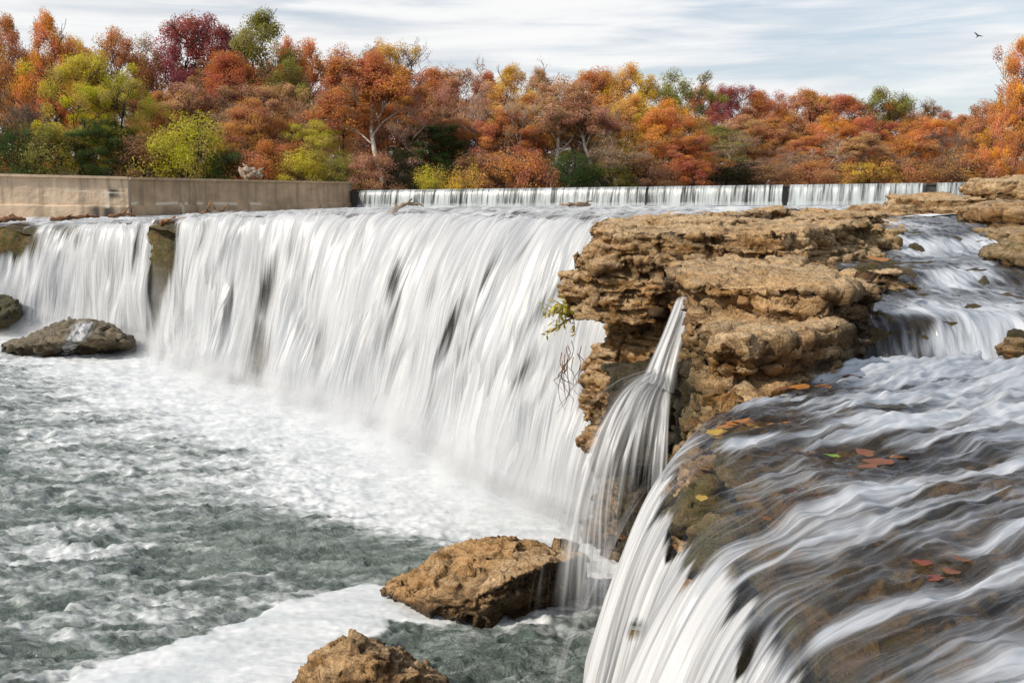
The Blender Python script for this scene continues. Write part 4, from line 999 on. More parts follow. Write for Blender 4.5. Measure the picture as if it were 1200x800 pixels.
# ---- weir
def build_weir():
    root=empty('weir',tuple(WL)); tag(root,'long low concrete weir with a white curtain of water running over it','weir')
    d=WRT-WLT; Lw=np.linalg.norm(d[:2]); dx=d[:2]/Lw; nr=np.array([dx[1],-dx[0]])
    if nr[1]>0: nr=-nr
    q=lambda t,s,z:np.array([WLT[0]+d[0]*t+nr[0]*s-WL[0],WLT[1]+d[1]*t+nr[1]*s-WL[1],z-WL[2]])
    zt=lambda t:WLT[2]+d[2]*t; zb=lambda t:WL[2]+(WR[2]-WL[2])*t
    def part(name,t0,t1,s0,s1,f0,f1,mat):
        mb=MB(); ts=np.linspace(t0,t1,40)
        for a,b in zip(ts[:-1],ts[1:]):
            mb.prism([q(a,s0,f0(a)),q(b,s0,f0(b)),q(b,s1,f0(b)),q(a,s1,f0(a))],[q(a,s0,f1(a)),q(b,s0,f1(b)),q(b,s1,f1(b)),q(a,s1,f1(a))])
        me=mb.mesh(name,False); attr(me,'wet',np.zeros(len(me.vertices))+0.5); attr(me,'lime',np.zeros(len(me.vertices))); return obj(name,me,mat,root)
    part('weir_wall',0,1.0,-1.2,-0.06,lambda t:zb(t)-0.6,lambda t:zt(t)-0.10,M_WEIR)
    part('crest',0,1.0,-1.0,0.06,lambda t:zt(t)-0.098,lambda t:zt(t)-0.012,M_WEIR)
    nu,nv=900,26; a=np.linspace(0.004,0.998,nu)[:,None]; k=np.linspace(0,1,nv)[None,:]
    U=a*Lw+0*k; h=zt(a)-zb(a)
    thin=0.0*U
    for c,w,s in ((0.013,0.010,1.4),(0.755,0.0028,1.1),(0.943,0.004,1.3),(0.55,0.0012,0.4)): thin=thin+s*np.exp(-((a-c)/w)**2)
    out=0.10+0.55*np.sqrt(k+0.001)+0.05*fbm(U*1.7,k*0.6,0.0,3)*np.clip(k*3,0,1)
    Z=zt(a)+0.03-h*np.power(k,1.5)-0.02*k
    P=np.stack([q(0,0,0)[0]+d[0]*a+nr[0]*out,q(0,0,0)[1]+d[1]*a+nr[1]*out,Z-WL[2]],-1)
    P[:,0,:]-=np.array([nr[0],nr[1],0])*0.5
    me=mesh_np('water_curtain',P.reshape(-1,3),gridfaces(nu,nv)); uvs(me,np.stack([U,k*1.3+0*a],-1).reshape(-1,2))
    attr(me,'dens',np.clip(0.53-thin+0.12*fbm(U*0.6,0.0,1.0,2)+0.3*sstep(0.85,1,k)+0*k,-0.6,1)); attr(me,'fade',np.ones(U.shape))
    obj('water_curtain',me,M_WEIRFALL,root)
build_weir()

# ---- driftwood
def log(name,label,pts,r,mat,branches=(),cat='driftwood'):
    pts=[Vector(p) for p in pts]; base=pts[0].copy(); mb=MB(); n=14
    C=catmull([tuple(p-base) for p in pts],n); rs=[r*(1-0.5*i/(n-1))*(1+0.25*math.sin(i*1.9)) for i in range(n)]
    mb.tube([tuple(c) for c in C],rs,8)
    for b0,b1,br in branches:
        mb.tube([tuple(C[b0]),tuple((C[b0]+np.array(b1)*0.5+np.array([0.02,0,0.03]))),tuple(C[b0]+np.array(b1))],[br,br*0.8,br*0.35],6)
    o=obj(name,mb.mesh(name),mat); o.location=base; tag(o,label,cat); return o
s=70.0
log('driftwood_log','bleached log with a broken end on top of the dark concrete wall',[at(283,204,66),at(290,201,66.2),at(299,203,66.4),at(307,208,66.5)],0.42,M_WOODPALE,[(2,(0.2,0,0.5),0.16),(9,(0.5,0.1,0.35),0.14),(5,(-0.3,-.2,0.5),0.12)])
log('driftwood_log','short brown log leaning beside the bleached one on the wall',[at(288,210,65),at(295,205,65.2),at(300,200,65.6)],0.22,M_WOOD,[(8,(0.35,0,0.2),0.1)])
log('driftwood_log','forked dark branch caught on the lip of the main falls',[at(455,252,22.6),at(464,245,22.7),at(476,239,22.8),at(490,240,22.9)],0.06,M_WOOD,[(9,(0.12,0,0.12),0.03),(5,(-0.1,0,0.1),0.03),(11,(0.25,0,-0.05),0.03)])
log('driftwood_log','pale stub of wood standing in the water at the lip of the falls',[at(457,254,22.2),at(460,248,22.2),at(464,243,22.25)],0.07,M_WOODPALE,[])
log('driftwood_log','long flat reddish log lying in the river just below the weir',[at(656,244,30),at(668,241,30.2),at(684,240,30.4),at(692,241,30.5)],0.11,M_WOOD,[(8,(0.3,0,0.12),0.04)])
log('driftwood_log','brown branch stranded at the foot of the pale wall',[at(128,255,40),at(138,252.5,40),at(148,251,40.5),at(158,253,41)],0.10,M_DEBRIS,[(7,(0.3,0,0.35),0.04),(10,(0.2,0,-0.05),0.05)])
log('driftwood_log','tangled twigs resting on the foot of the dark wall',[at(228,253,36),at(240,249,36),at(255,247,36.5),at(270,250,37)],0.07,M_DEBRIS,[(5,(0.15,0,0.5),0.03),(8,(-0.2,0,0.4),0.03),(10,(0.3,0,0.3),0.03)])
log('driftwood_log','thin dark branch lying along the river edge left of the mossy gap',[at(60,258,36),at(78,255.5,36),at(98,254.5,36.5)],0.10,M_DEBRIS,[(6,(0.3,0,0.15),0.03)])

log('driftwood_log','rust brown clump of branches at the lip on the far left',[at(-6,259,36),at(14,256,36),at(30,257,36.3)],0.12,M_DEBRIS,[(4,(0.3,0,0.2),0.04),(9,(-0.3,0,0.15),0.04)])
log('driftwood_log','rust brown stick low against the wall between the far left clump and the dark patch',[at(84,256,40),at(100,253.5,40.5),at(116,254,41)],0.09,M_DEBRIS,[(6,(0.25,0,0.14),0.03)])
log('driftwood_log','rust coloured sticks at the top of the mossy gap in the falls',[at(188,262,30.2),at(202,258.5,30.4),at(216,258,30.6)],0.10,M_DEBRIS,[(5,(0.2,0,0.15),0.04),(10,(0.25,0,0.08),0.04)])
# ---- fallen leaves
def leaf_mesh(seed,lobes=5):
    r=random.Random(seed); V=[(0,0,0.004)]; n=lobes*4
    for i in range(n):
        a=2*math.pi*i/n; q=0.5*(0.80+0.20*abs(math.cos(a*lobes/2)))*(1.15 if abs(a-math.pi)<2 else 0.85)*r.uniform(.9,1.1)
        V.append((math.cos(a)*q*1.3,math.sin(a)*q,0.10*math.sin(a*2)*q))
    me=bpy.data.meshes.new('fallen_leaf'); me.from_pydata(V,[],[(0,1+i,1+(i+1)%n) for i in range(n)]); me.update(); return me
def leafmat(name,c): return simple(name,c,0.6,30,0.6)
LM={'orange':leafmat('orange_leaf',(0.44,0.17,0.03)),'rust':leafmat('rust_leaf',(0.25,0.09,0.04)),'yellow':leafmat('yellow_leaf',(0.52,0.33,0.05)),'green':leafmat('green_leaf',(0.22,0.38,0.03)),'red':leafmat('red_leaf',(0.26,0.06,0.03)),'brown':leafmat('brown_leaf',(0.20,0.10,0.05))}
LEAVES=[('orange','broad orange leaf at the left brim of the near shelf',862,497,3.32,0.20),('yellow','yellow leaf lodged at the far left corner of the near shelf',838,505,3.31,0.16),('orange','pale orange leaf drifting beside the broad one near the shelf brim',905,497,3.33,0.18),
 ('orange','orange leaf under the foam below the tan rock face',938,453,3.36,0.22),('rust','rust leaf at the back of the near shelf below the cascade',1000,440,3.36,0.2),('green','bright green leaf floating on the near shelf',975,533,3.345,0.11),
 ('rust','large rusty leaf under the water right of the green leaf',1030,540,3.33,0.20),('brown','brown leaf under the water just left of the green leaf',945,530,3.33,0.13),('yellow','yellow leaf stuck on the mossy lip of the shelf',822,582,3.24,0.10),
 ('red','red leaf under the ripples in the middle of the near shelf',965,583,3.31,0.11),('rust','rust leaf under the ripples above the lip of the near fall',930,590,3.30,0.10),('yellow','yellow leaf under the ripples above the curve of the near fall',975,622,3.31,0.085),
 ('orange','small orange leaf close to the curve of the near fall',938,646,3.29,0.07),('red','long red leaf under the water at the right of the shelf',1080,657,3.33,0.11),('rust','pinkish rust leaf beside the long red one',1115,668,3.33,0.11),('red','dull red leaf under the ripples near the lip',915,640,3.28,0.10),
 ('orange','orange leaf on the wet ledge above the second cascade step',1032,303,4.02,0.30),('rust','red-brown leaf on the dark ledge beside the cascade',1018,307,3.99,0.26)]
LEAVES=LEAVES[:16]+[
 ('orange','second orange leaf overlapping the broad one at the left brim',872,493,3.33,0.17),('yellow','golden leaf between the two orange leaves at the left brim',885,499,3.32,0.14),('orange','orange leaf furthest right in the row along the shelf brim',925,495,3.33,0.16),
 ('orange','amber leaf nearest the rock face in the row along the shelf brim',848,500,3.32,0.14),('rust','rust leaf left of the orange leaf below the tan rock face',922,455,3.36,0.18),('orange','orange leaf right of the one below the tan rock face',960,452,3.36,0.2),
 ('rust','rust leaf lower right of the green leaf',1012,546,3.33,0.15),('orange','orange-brown leaf right of the large rusty leaf',1055,535,3.33,0.15),('rust','rust leaf upper left of the large rusty leaf',1015,530,3.33,0.14),
 ('rust','dull rust leaf left of the red leaf in the middle of the shelf',932,577,3.31,0.12),('red','red leaf right of the long red one',1096,676,3.33,0.10),('rust','faint rust leaf near the right edge of the shelf',1130,655,3.34,0.12),
 ('brown','brown leaf above the curve of the near fall',910,612,3.30,0.10),('orange','orange leaf close behind the brown one above the near fall',895,606,3.30,0.09)]+LEAVES[16:]
for i,(c,l,px,py,z,sz) in enumerate(LEAVES):
    me=leaf_mesh(i,5 if i%3 else 3); me.materials.append(LM[c]); z=z-(0.05 if py<560 else 0.08) if i<30 else z; sz*=0.60 if py<560 else 0.52; p=onz(px,py,z)
    o=obj('fallen_leaf',me); o.location=p; o.scale=(sz,sz,sz); o.rotation_euler=(random.uniform(-.15,.15),random.uniform(-.15,.15),random.uniform(0,6)); tag(o,l,'leaf','autumn leaves on the wet shelves')

# ---- plant on the nose of the promontory
def build_cliff_plant():
    r=random.Random(11); base=at(672,372,11.75); root=empty('cliff_shrub',tuple(base)); tag(root,'yellow-green leafy shrub hanging from the cliff beside the main falls','shrub')
    st=MB(); V=[];Fc=[];T=[];H=[]
    for k in range(17):
        px,py=r.uniform(632,676),r.uniform(344,398)
        if k<11: px,py=r.uniform(630,668),r.uniform(342,372)
        tip=at(px,py,11.75+r.uniform(-0.25,0.1))-base; mid=tip*0.5+np.array([0,r.uniform(-.05,.0),r.uniform(0.0,0.05)])
        C=catmull([(0,0,0),tuple(mid),tuple(tip)],9); st.tube([tuple(c) for c in C],[0.006*(1-0.07*i) for i in range(9)],4)
        for j in range(3,9):
            for sd in (-1,1):
                a=Vector((r.uniform(-1,0.3)*1.0,r.uniform(-.8,.4),r.uniform(-1.0,0.15))).normalized(); b=a.cross(Vector((r.uniform(-1,1),r.uniform(-1,1),r.uniform(-1,1)))).normalized()
                L=r.uniform(0.06,0.105); w=L*0.17; p=Vector(C[j]); i0=len(V)
                V += [p,p+a*L*0.45+b*w,p+a*L,p+a*L*0.45-b*w]; Fc.append((i0,i0+1,i0+2,i0+3)); q=r.random(); h=r.random()
                T += [q]*4; H += [h]*4
    me=bpy.data.meshes.new('foliage'); me.from_pydata([tuple(v) for v in V],[],Fc); me.update(); attr(me,'tint',T); attr(me,'hue',H)
    o=obj('foliage',me,M_LEAF,root); o.color=(0.42,0.36,0.03,1)
    o=obj('stem',st.mesh('stem'),M_BARK,root); o.color=(0.2,0.12,0.06,1)
build_cliff_plant()
def build_roots():
    r=random.Random(5); base=at(668,420,11.7); root=empty('hanging_roots',tuple(base)); tag(root,'thin reddish roots and vines trailing down the cliff below the shrub','roots')
    mb=MB()
    for k in range(16):
        x=r.uniform(655,682); y0=r.uniform(385,430); L=r.uniform(25,65)
        pts=[at(x+r.uniform(-6,6)*i/3+ (i*r.uniform(-3,2)),y0+L*i/4,11.65+r.uniform(-.05,.05))-base for i in range(5)]
        mb.tube([tuple(p) for p in pts],[0.007,0.006,0.005,0.004,0.002],4)
    o=obj('vine',mb.mesh('vine'),M_BARK,root); o.color=(0.28,0.15,0.09,1)
build_roots()

# ---- bird
def build_bird():
    c=at(1146,42.5,60); root=empty('bird',tuple(c),R(25)); root.scale=(0.62,0.62,0.62); tag(root,'small dark bird gliding in the sky at the upper right','bird')
    mb=MB(); mb.tube([(-0.24,0,0),(-0.12,0,0.0),(0.02,0,0.01),(0.14,0,0.02),(0.20,0,0.03),(0.24,0,0.025)],[0.015,0.05,0.06,0.045,0.035,0.008],8)
    mb.prism([(-0.22,-0.015,-0.004),(-0.34,-0.06,-0.004),(-0.34,0.06,-0.004),(-0.22,0.015,-0.004)],[(-0.22,-0.015,0.004),(-0.34,-0.06,0.004),(-0.34,0.06,0.004),(-0.22,0.015,0.004)])
    obj('body',mb.mesh('body'),M_BIRD,root)
    for sd in (-1,1):
        mb=MB(); A=[(0.10,0.04*sd,0.02),(0.12,0.20*sd,0.10),(0.02,0.42*sd,0.19),(-0.06,0.44*sd,0.19),(-0.05,0.22*sd,0.09),(-0.08,0.04*sd,0.02)]
        mb.prism(A,[(x,y,z+0.012) for x,y,z in A]); obj('wing',mb.mesh('wing',False),M_BIRD,root)
    root.rotation_euler=(R(35),R(-30),R(35))
build_bird()

# ---- trees
def limb_tree(seed,height,spread,levels=4,bare=False,lean=0.0,first=0.25,trunk_r=None):
    """recursive branches; returns tube list and branch tips"""
    r=random.Random(seed); segs=[]; tips=[]
    def grow(p,d,L,rad,lv):
        n=5 if lv<2 else 4; pts=[p.copy()]; rs=[rad]; q=p.copy(); dd=d.copy()
        for i in range(n):
            dd=(dd+Vector((r.gauss(0,.14),r.gauss(0,.14),r.gauss(0.05,.10)))).normalized(); q=q+dd*(L/n); pts.append(q.copy()); rs.append(rad*(1-0.62*(i+1)/n))
        segs.append((pts,rs,lv))
        if lv>=levels: tips.append(q.copy()); return
        kids=(r.randint(6,8) if lv==0 else r.randint(3,5))
        for k in range(kids):
            f=r.uniform(first if lv==0 else 0.25,1.0); i=min(n-1,int(f*n)); base=pts[i].lerp(pts[i+1],f*n-i)
            ax=Vector((r.gauss(0,1),r.gauss(0,1),r.gauss(0.15,.5))).normalized()
            nd=(dd*0.55+ax*spread+Vector((0,0,0.28))).normalized()
            grow(base,nd,L*r.uniform(0.42,0.68)*(1.0 if lv else 0.8),max(0.012,rs[i]*r.uniform(.4,.6)),lv+1)
        tips.append(q.copy())
    grow(Vector((0,0,0)),Vector((lean,0,1)).normalized(),height*0.62,trunk_r or height*0.016,0)
    return segs,tips
def arch(seed,kind,H=15.0,W=10.0,n=7000,leaf=0.26,spread=0.8,leafz0=0.2,levels=3,bare_r=0.02):
    """archetype tree H tall and W wide: (trunk mesh, crown mesh). kind: full, sparse, bare, bush"""
    r=random.Random(seed); g=np.random.default_rng(seed)
    segs,tips=limb_tree(seed,H,spread,4 if kind=='bare' else levels,first=0.15 if kind in('bare','bush') else 0.3)
    allp=np.array([p for s_ in segs for p in s_[0]]); zt=allp[:,2].max(); wr=np.percentile(np.hypot(allp[:,0],allp[:,1]),97)
    sx=W/2/wr; sz=H/zt*(0.97)
    tm=MB(); tw=MB()
    for pts,rs,lv in segs:
        P=[(p.x*sx,p.y*sx,p.z*sz) for p in pts]
        if lv<=2 or kind!='bare': tm.tube(P,[max(x,0.03) for x in rs],6 if lv==0 else (5 if lv==1 else 4),cap=False)
        else: tw.tube(P,[max(x,bare_r) for x in rs],3,cap=False)
    b0=len(tm.v); tm.v+=tw.v; tm.f+=[tuple(b0+i for i in f) for f in tw.f]
    trunk=tm.mesh('trunk'); trunk.materials.append(M_BARK)
    # leaf clumps about the branch tips, kept inside an uneven envelope
    T=np.array([[p.x*sx,p.y*sx,p.z*sz] for p in tips]); T=T[T[:,2]>leafz0*H]
    if kind in('full','bush'):
        ncl=95 if kind=='full' else 40
        a=g.uniform(0,2*math.pi,ncl); h=g.uniform(0,1,ncl)
        prof=np.sin(np.pi*np.power(h,0.75))**0.65 if kind=='full' else np.sqrt(np.clip(1-h**2,0,1))
        rad=W/2*prof*g.uniform(0.45,0.98,ncl)*(1+0.15*np.sin(a*3+seed))
        z0=leafz0*H; C=np.stack([np.cos(a)*rad,np.sin(a)*rad,z0+(H-z0)*(0.02+0.93*h)],1)
        nt_=int(ncl*0.3)
        if len(T)>nt_: T=T[g.choice(len(T),nt_,False)]
        C=np.vstack([C,T]); sc=(0.105 if kind=='full' else 0.16)*W
    else:
        C=T; sc=(0.085 if kind=='sparse' else 0.05)*W
    per=max(1,n//len(C)); m=len(C)*per
    cid=np.repeat(np.arange(len(C)),per); size=g.uniform(0.6,1.25,len(C))
    off=g.normal(0,1,(m,3)); off/=np.linalg.norm(off,axis=1)[:,None]; off*=np.power(g.uniform(0,1,m),0.45)[:,None]*np.array([1,1,0.9])
    P=C[cid]+off*(sc*size[cid])[:,None]
    P[:,2]=np.clip(P[:,2],0.1,None)
    # leaf quads, loosely facing outward
    ctr=np.array([0,0,H*0.5]); nrm=(P-ctr)/np.linalg.norm(P-ctr,axis=1)[:,None]+off*0.8+g.normal(0,0.7,(m,3)); nrm/=np.linalg.norm(nrm,axis=1)[:,None]
    ta=np.cross(nrm,g.normal(0,1,(m,3))); ta/=np.linalg.norm(ta,axis=1)[:,None]; tb=np.cross(nrm,ta)
    L=leaf*g.uniform(0.55,1.25,m)[:,None]; Wd=L*g.uniform(0.5,0.8,m)[:,None]
    bend=nrm*L*0.18
    V=np.stack([P-ta*L*0.5-bend*0,P+tb*Wd*0.5+bend,P+ta*L*0.5,P-tb*Wd*0.5+bend],1).reshape(-1,3)
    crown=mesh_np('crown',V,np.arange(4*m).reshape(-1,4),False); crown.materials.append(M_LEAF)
    depth=np.linalg.norm(off,axis=1)
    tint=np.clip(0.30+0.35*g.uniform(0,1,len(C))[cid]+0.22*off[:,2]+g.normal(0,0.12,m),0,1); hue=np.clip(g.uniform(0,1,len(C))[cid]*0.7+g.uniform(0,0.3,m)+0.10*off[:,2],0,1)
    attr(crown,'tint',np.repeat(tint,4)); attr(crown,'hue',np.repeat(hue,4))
    return trunk,crown,H,W
ARCH={'full':[arch(100+i,'full',15,11,34000,0.195,leafz0=0.06) for i in range(6)],
      'sparse':[arch(200+i,'sparse',15,9,28000,0.19,0.75,0.15) for i in range(4)],
      'bare':[arch(300+i,'bare',14,11,5000,0.15,0.95,0.1,bare_r=0.024) for i in range(5)],
      'bush':[arch(400+i,'bush',4,5,9000,0.13,1.0,0.0,2) for i in range(4)]}
C_={'crimson':(0.34,0.070,0.055),'red':(0.46,0.135,0.030),'rust':(0.49,0.185,0.038),'orange':(0.60,0.25,0.025),'gold':(0.56,0.34,0.03),'yellow':(0.50,0.405,0.02),'lime':(0.44,0.385,0.02),
    'olive':(0.26,0.235,0.045),'green':(0.07,0.11,0.025),'brown':(0.33,0.175,0.070),'tan':(0.48,0.28,0.12),'pink':(0.44,0.215,0.11),'dark':(0.055,0.05,0.022),'grey':(0.24,0.17,0.12),'copper':(0.48,0.22,0.055)}  # dark: shade of the two shadowed shrubs painted as leaf colour
BARK={'dark':(0.055,0.042,0.033),'grey':(0.17,0.14,0.115),'white':(0.62,0.55,0.46),'pale':(0.38,0.30,0.23)}
_cnt={'sparse':1}
def tree(label,px,top,w,D,kind,col,bark='dark',cat='tree',name='tree',grp=None):
    lst=ARCH[kind]; k=_cnt.get(kind,0); _cnt[kind]=k+1
    trunk,crown,H,W=lst[k%len(lst)]
    X=(px-600)/F*D; p=at(px,top,D); gz=float(ground_z(np.array(p[0]),np.array(p[1])))-0.15
    h=max(1.2,p[2]-gz); wid=w/F*D*(1.12 if kind!='bush' else 1.3)
    root=empty(name,(p[0],p[1],gz),random.uniform(0,6.28)); sx=wid/W; root.scale=(sx,sx,h/H*1.02)
    tag(root,label,cat,grp)
    t=obj('trunk',trunk,None,root); t.color=(*BARK[bark],1)
    c=obj('crown',crown,None,root); c.color=(*C_[col],1)
    return root
G='trees on the far bank'
TREES=[
('gold-brown crown on the skyline in the dip right of the tall orange tree',86,46,50,118,'full','gold','dark'),
('rust crown on the skyline between the open green tree and the gold one',338,46,56,120,'full','rust','dark'),
('brown crown on the skyline just behind the gold tree top',430,56,60,124,'full','brown','dark'),
('orange-brown crown on the skyline under the leafless grey top',516,80,60,126,'full','copper','dark'),
('red-brown crown on the skyline in the notch left of the gold-green tree',570,84,60,128,'full','red','dark'),
('tan crown on the skyline between the gold-green tree and the tan sycamore',632,82,60,130,'full','tan','dark'),
('rust-gold crown on the skyline just left of the green and gold tree',708,86,60,132,'full','gold','dark'),
('rust crown on the skyline left of the small dark red crown',824,100,56,146,'full','rust','dark'),
('dull red crown on the skyline between two rust ones on the right',912,108,60,150,'full','red','dark'),
('brown-orange crown on the skyline left of the olive one on the right',964,110,60,150,'full','orange','dark'),
('brown crown on the skyline just right of the olive one on the right',1054,118,60,152,'full','brown','dark'),
('bare grey tree in front of the red crowns on the left',250,104,84,99,'bare','brown','pale'),
('pale bare tree just right of the white-limbed sycamore',484,108,80,97,'bare','pink','pale'),
('slim pale bare tree left of the straight pale trunk',612,104,70,98,'bare','tan','white'),
('bare tan tree behind the leaning pale trunk',682,120,80,102,'bare','pink','white'),
('small bare grey tree near the water right of the pinkish one',926,178,70,114,'bare','tan','pale'),
('bare brown tree in front of the green shrubs at the far left',34,138,70,93,'bare','olive','grey'),
('reddish brown crown low on the skyline at the far left edge',-8,64,90,112,'full','copper','dark'),
('brown crown filling the gap beneath the two open orange trees at the far left',40,70,90,110,'full','brown','dark'),
('rust crown behind the pointed yellow-green tree',88,88,90,112,'full','rust','dark'),
('tan crown low behind the lime bush and the orange-brown tree',222,100,110,104,'full','tan','dark'),
('orange-tan crown between the olive tree and the driftwood',320,100,90,104,'full','tan','dark'),
('brown crown in the shade behind the yellow shrub of the weir',520,130,90,104,'full','brown','dark'),
('copper crown low between the gold-green tree and the tan sycamore',622,112,90,112,'full','copper','dark'),
('gold-brown crown low behind the leaning pale trunk',720,128,90,114,'full','gold','dark'),
('tan crown low behind the pale twiggy tree',870,136,90,134,'full','tan','dark'),
('orange crown in the middle of the rusty trees on the right',975,134,80,134,'full','orange','dark'),
('pale bare tree in front of the dense rusty one',960,150,80,118,'bare','tan','white'),
('white limbed bare tree in front of the red-brown crown left of centre',545,104,90,101,'bare','pink','white'),
('bare whitish tree before the rust-brown tree on the left',330,110,80,96,'bare','tan','pale'),
('orange crown at the right edge below the tall ragged tree and left of it',1164,118,70,118,'full','copper','dark'),
# skyline, left to right
('orange-brown thin tree cut by the left edge on the skyline',5,18,75,104,'full','copper','dark'),
('tall orange tree with sky showing through, second from the left on the skyline',53,16,62,102,'full','orange','dark'),
('brownish tree in the skyline dip right of the tall orange tree',100,58,60,112,'full','brown','dark'),
('rust-orange crown on the skyline above the joint of the two walls',135,36,80,112,'full','copper','dark'),
('brown-gold crown rising just left of the crimson trees',172,42,70,116,'full','brown','dark'),
('broad crimson tree on the skyline above the bright yellow-green bush',212,20,105,116,'full','crimson','dark'),
('deep red tree touching the green skyline tree',258,30,80,114,'full','crimson','dark'),
('dark green tree with an open crown on the skyline right of the crimson trees',308,15,105,112,'full','olive','dark'),
('orange-red crown tucked below the crimson and green trees',268,62,90,106,'full','red','dark'),
('gold and orange tree on the skyline right of the open green tree',362,48,70,114,'full','orange','dark'),
('orange crown filling the skyline left of the white-limbed sycamore',400,54,80,116,'full','rust','dark'),
('gold tree top peeping over the white-limbed sycamore',452,48,60,118,'full','gold','dark'),
('leafless grey tree top against the sky right of the sycamore',487,44,80,122,'bare','brown','grey'),
('red-brown crown behind the leafless grey top',505,80,80,116,'full','rust','dark'),
('pale bare tree rising to a point in the skyline notch',543,66,62,122,'bare','pink','grey'),
('gold-green rounded tree on the skyline left of the tan sycamore',600,78,72,116,'full','gold','dark'),
('bare twiggy crown on the skyline above the tan sycamore',655,68,90,128,'bare','pink','grey'),
('red-brown crown behind the top of the tan sycamore',690,84,70,126,'full','rust','dark'),
('green and gold tree on the skyline above the middle of the weir',738,76,76,124,'full','gold','dark'),
('rusty orange wide crown right of the green and gold skyline tree',790,82,80,126,'full','olive','dark'),
('small dark red crown on the skyline right of centre',850,100,56,142,'full','crimson','dark'),
('rust-orange rounded crown beside the small dark red one',888,106,80,142,'full','rust','dark'),
('copper crown on the skyline with greenish tips',944,106,84,146,'full','copper','dark'),
('deep red-rust crown between the copper and olive skyline trees',990,112,74,146,'full','red','dark'),
('olive green crown standing out of the rusty skyline on the right',1030,104,72,148,'full','olive','dark'),
('orange-rust crown on the skyline right of the olive tree',1072,130,76,144,'full','rust','dark'),
('thin twiggy tree top standing up on the right skyline',1112,118,50,148,'sparse','brown','dark'),
('low rust crown just left of the tall orange tree at the right edge',1142,134,70,146,'full','rust','dark'),
('tall orange tree with a ragged open top at the right edge',1198,44,62,82,'full','orange','dark'),
('dense orange lower crown beneath the ragged tall tree at the right edge',1196,112,84,84,'full','orange','dark'),
# middle band
('grey leafless tree in front of the orange trees at the left edge',22,104,80,98,'bare','grey','grey'),
('large yellow-green tree with a pointed top above the pale wall',92,66,96,95,'full','yellow','dark'),
('yellow-green tree with hanging green branches right of the pointed one',146,86,80,94,'full','lime','dark'),
('dark green tree beneath the yellow-green trees behind the pale wall',125,140,90,92,'full','green','dark'),
('orange-brown tree between the yellow-green tree and the lime bush',190,108,80,102,'full','copper','dark'),
('brown almost bare tree with dark forked limbs above the lime bush',240,92,100,100,'bare','brown','dark'),
('purple-brown twiggy tree below the crimson crowns',205,74,80,108,'sparse','brown','grey'),
('rust-brown round tree behind the driftwood on the wall',294,116,92,95,'full','copper','dark'),
('olive green tree below the skyline gold tree',338,72,80,106,'full','olive','dark'),
('orange-pink tree left of the white-limbed sycamore',398,98,84,100,'full','tan','dark'),
('mid green tree with yellow patches above the end of the dark wall',372,142,70,94,'full','lime','dark'),
('big rust sycamore with forking white limbs above the left end of the weir',448,62,132,94,'sparse','rust','white'),
('rusty leafed tree filling in behind the white-limbed sycamore',440,78,120,104,'full','rust','dark'),
('dark green tree right of the white-limbed sycamore',505,146,84,98,'full','green','dark'),
('reddish brown thin tree above the dark green one',530,92,86,106,'full','pink','dark'),
('brown twiggy tree between the dark green tree and the orange one',558,122,80,103,'sparse','copper','grey'),
('orange-rust bushy tree left of the two pale trunks',597,130,90,98,'full','rust','dark'),
('tan sycamore with straight pale trunk above the middle of the weir',648,86,104,99,'sparse','tan','white'),
('leaning pale-trunked sycamore right of the straight pale trunk',704,92,96,100,'sparse','pink','white'),
('olive understorey tree behind the leaning pale trunk',680,128,96,106,'full','olive','dark'),
('gold-orange tree behind the spreading bare tree',742,112,90,108,'full','gold','dark'),
('vivid orange tree with a broad crown right of centre',785,116,92,106,'full','orange','dark'),
('spreading bare brown tree leaning over the weir',722,150,104,96,'bare','tan','pale'),
('dark red-orange tree at the water behind the weir right of the bare tree',800,160,80,104,'full','rust','dark'),
('olive tinted thin tree behind the pale twiggy bush on the weir',842,148,80,122,'full','olive','dark'),
('pale twiggy tree above the weir right of the vivid orange tree',850,152,90,112,'bare','tan','pale'),
('pinkish bare tree spreading low behind the weir',900,166,100,116,'bare','pink','pale'),
('rust tree with a round crown behind the pinkish bare tree',905,140,90,132,'full','copper','dark'),
('rusty dense tree between the pinkish bare tree and the white-stemmed tan tree',948,160,80,124,'full','rust','dark'),
('tan-orange tree with a short white stem behind the weir on the right',1002,156,72,112,'sparse','tan','white'),
('dark rust tree filling behind the white-stemmed tan tree',1010,140,90,130,'full','red','dark'),
('rusty tree with pale bare twigs in front, right of the white-stemmed tree',1056,158,80,124,'full','copper','dark'),
('bare reddish twiggy tree behind the right half of the weir',1048,172,70,114,'bare','pink','grey'),
('orange-rust rounded tree left of the grey twiggy one on the right',1096,138,76,124,'full','orange','dark'),
('grey-brown twiggy rounded tree behind the right end of the weir',1134,146,84,108,'bare','grey','grey'),
('dark red tree behind the grey-brown twiggy one',1140,150,90,130,'full','red','dark'),
]
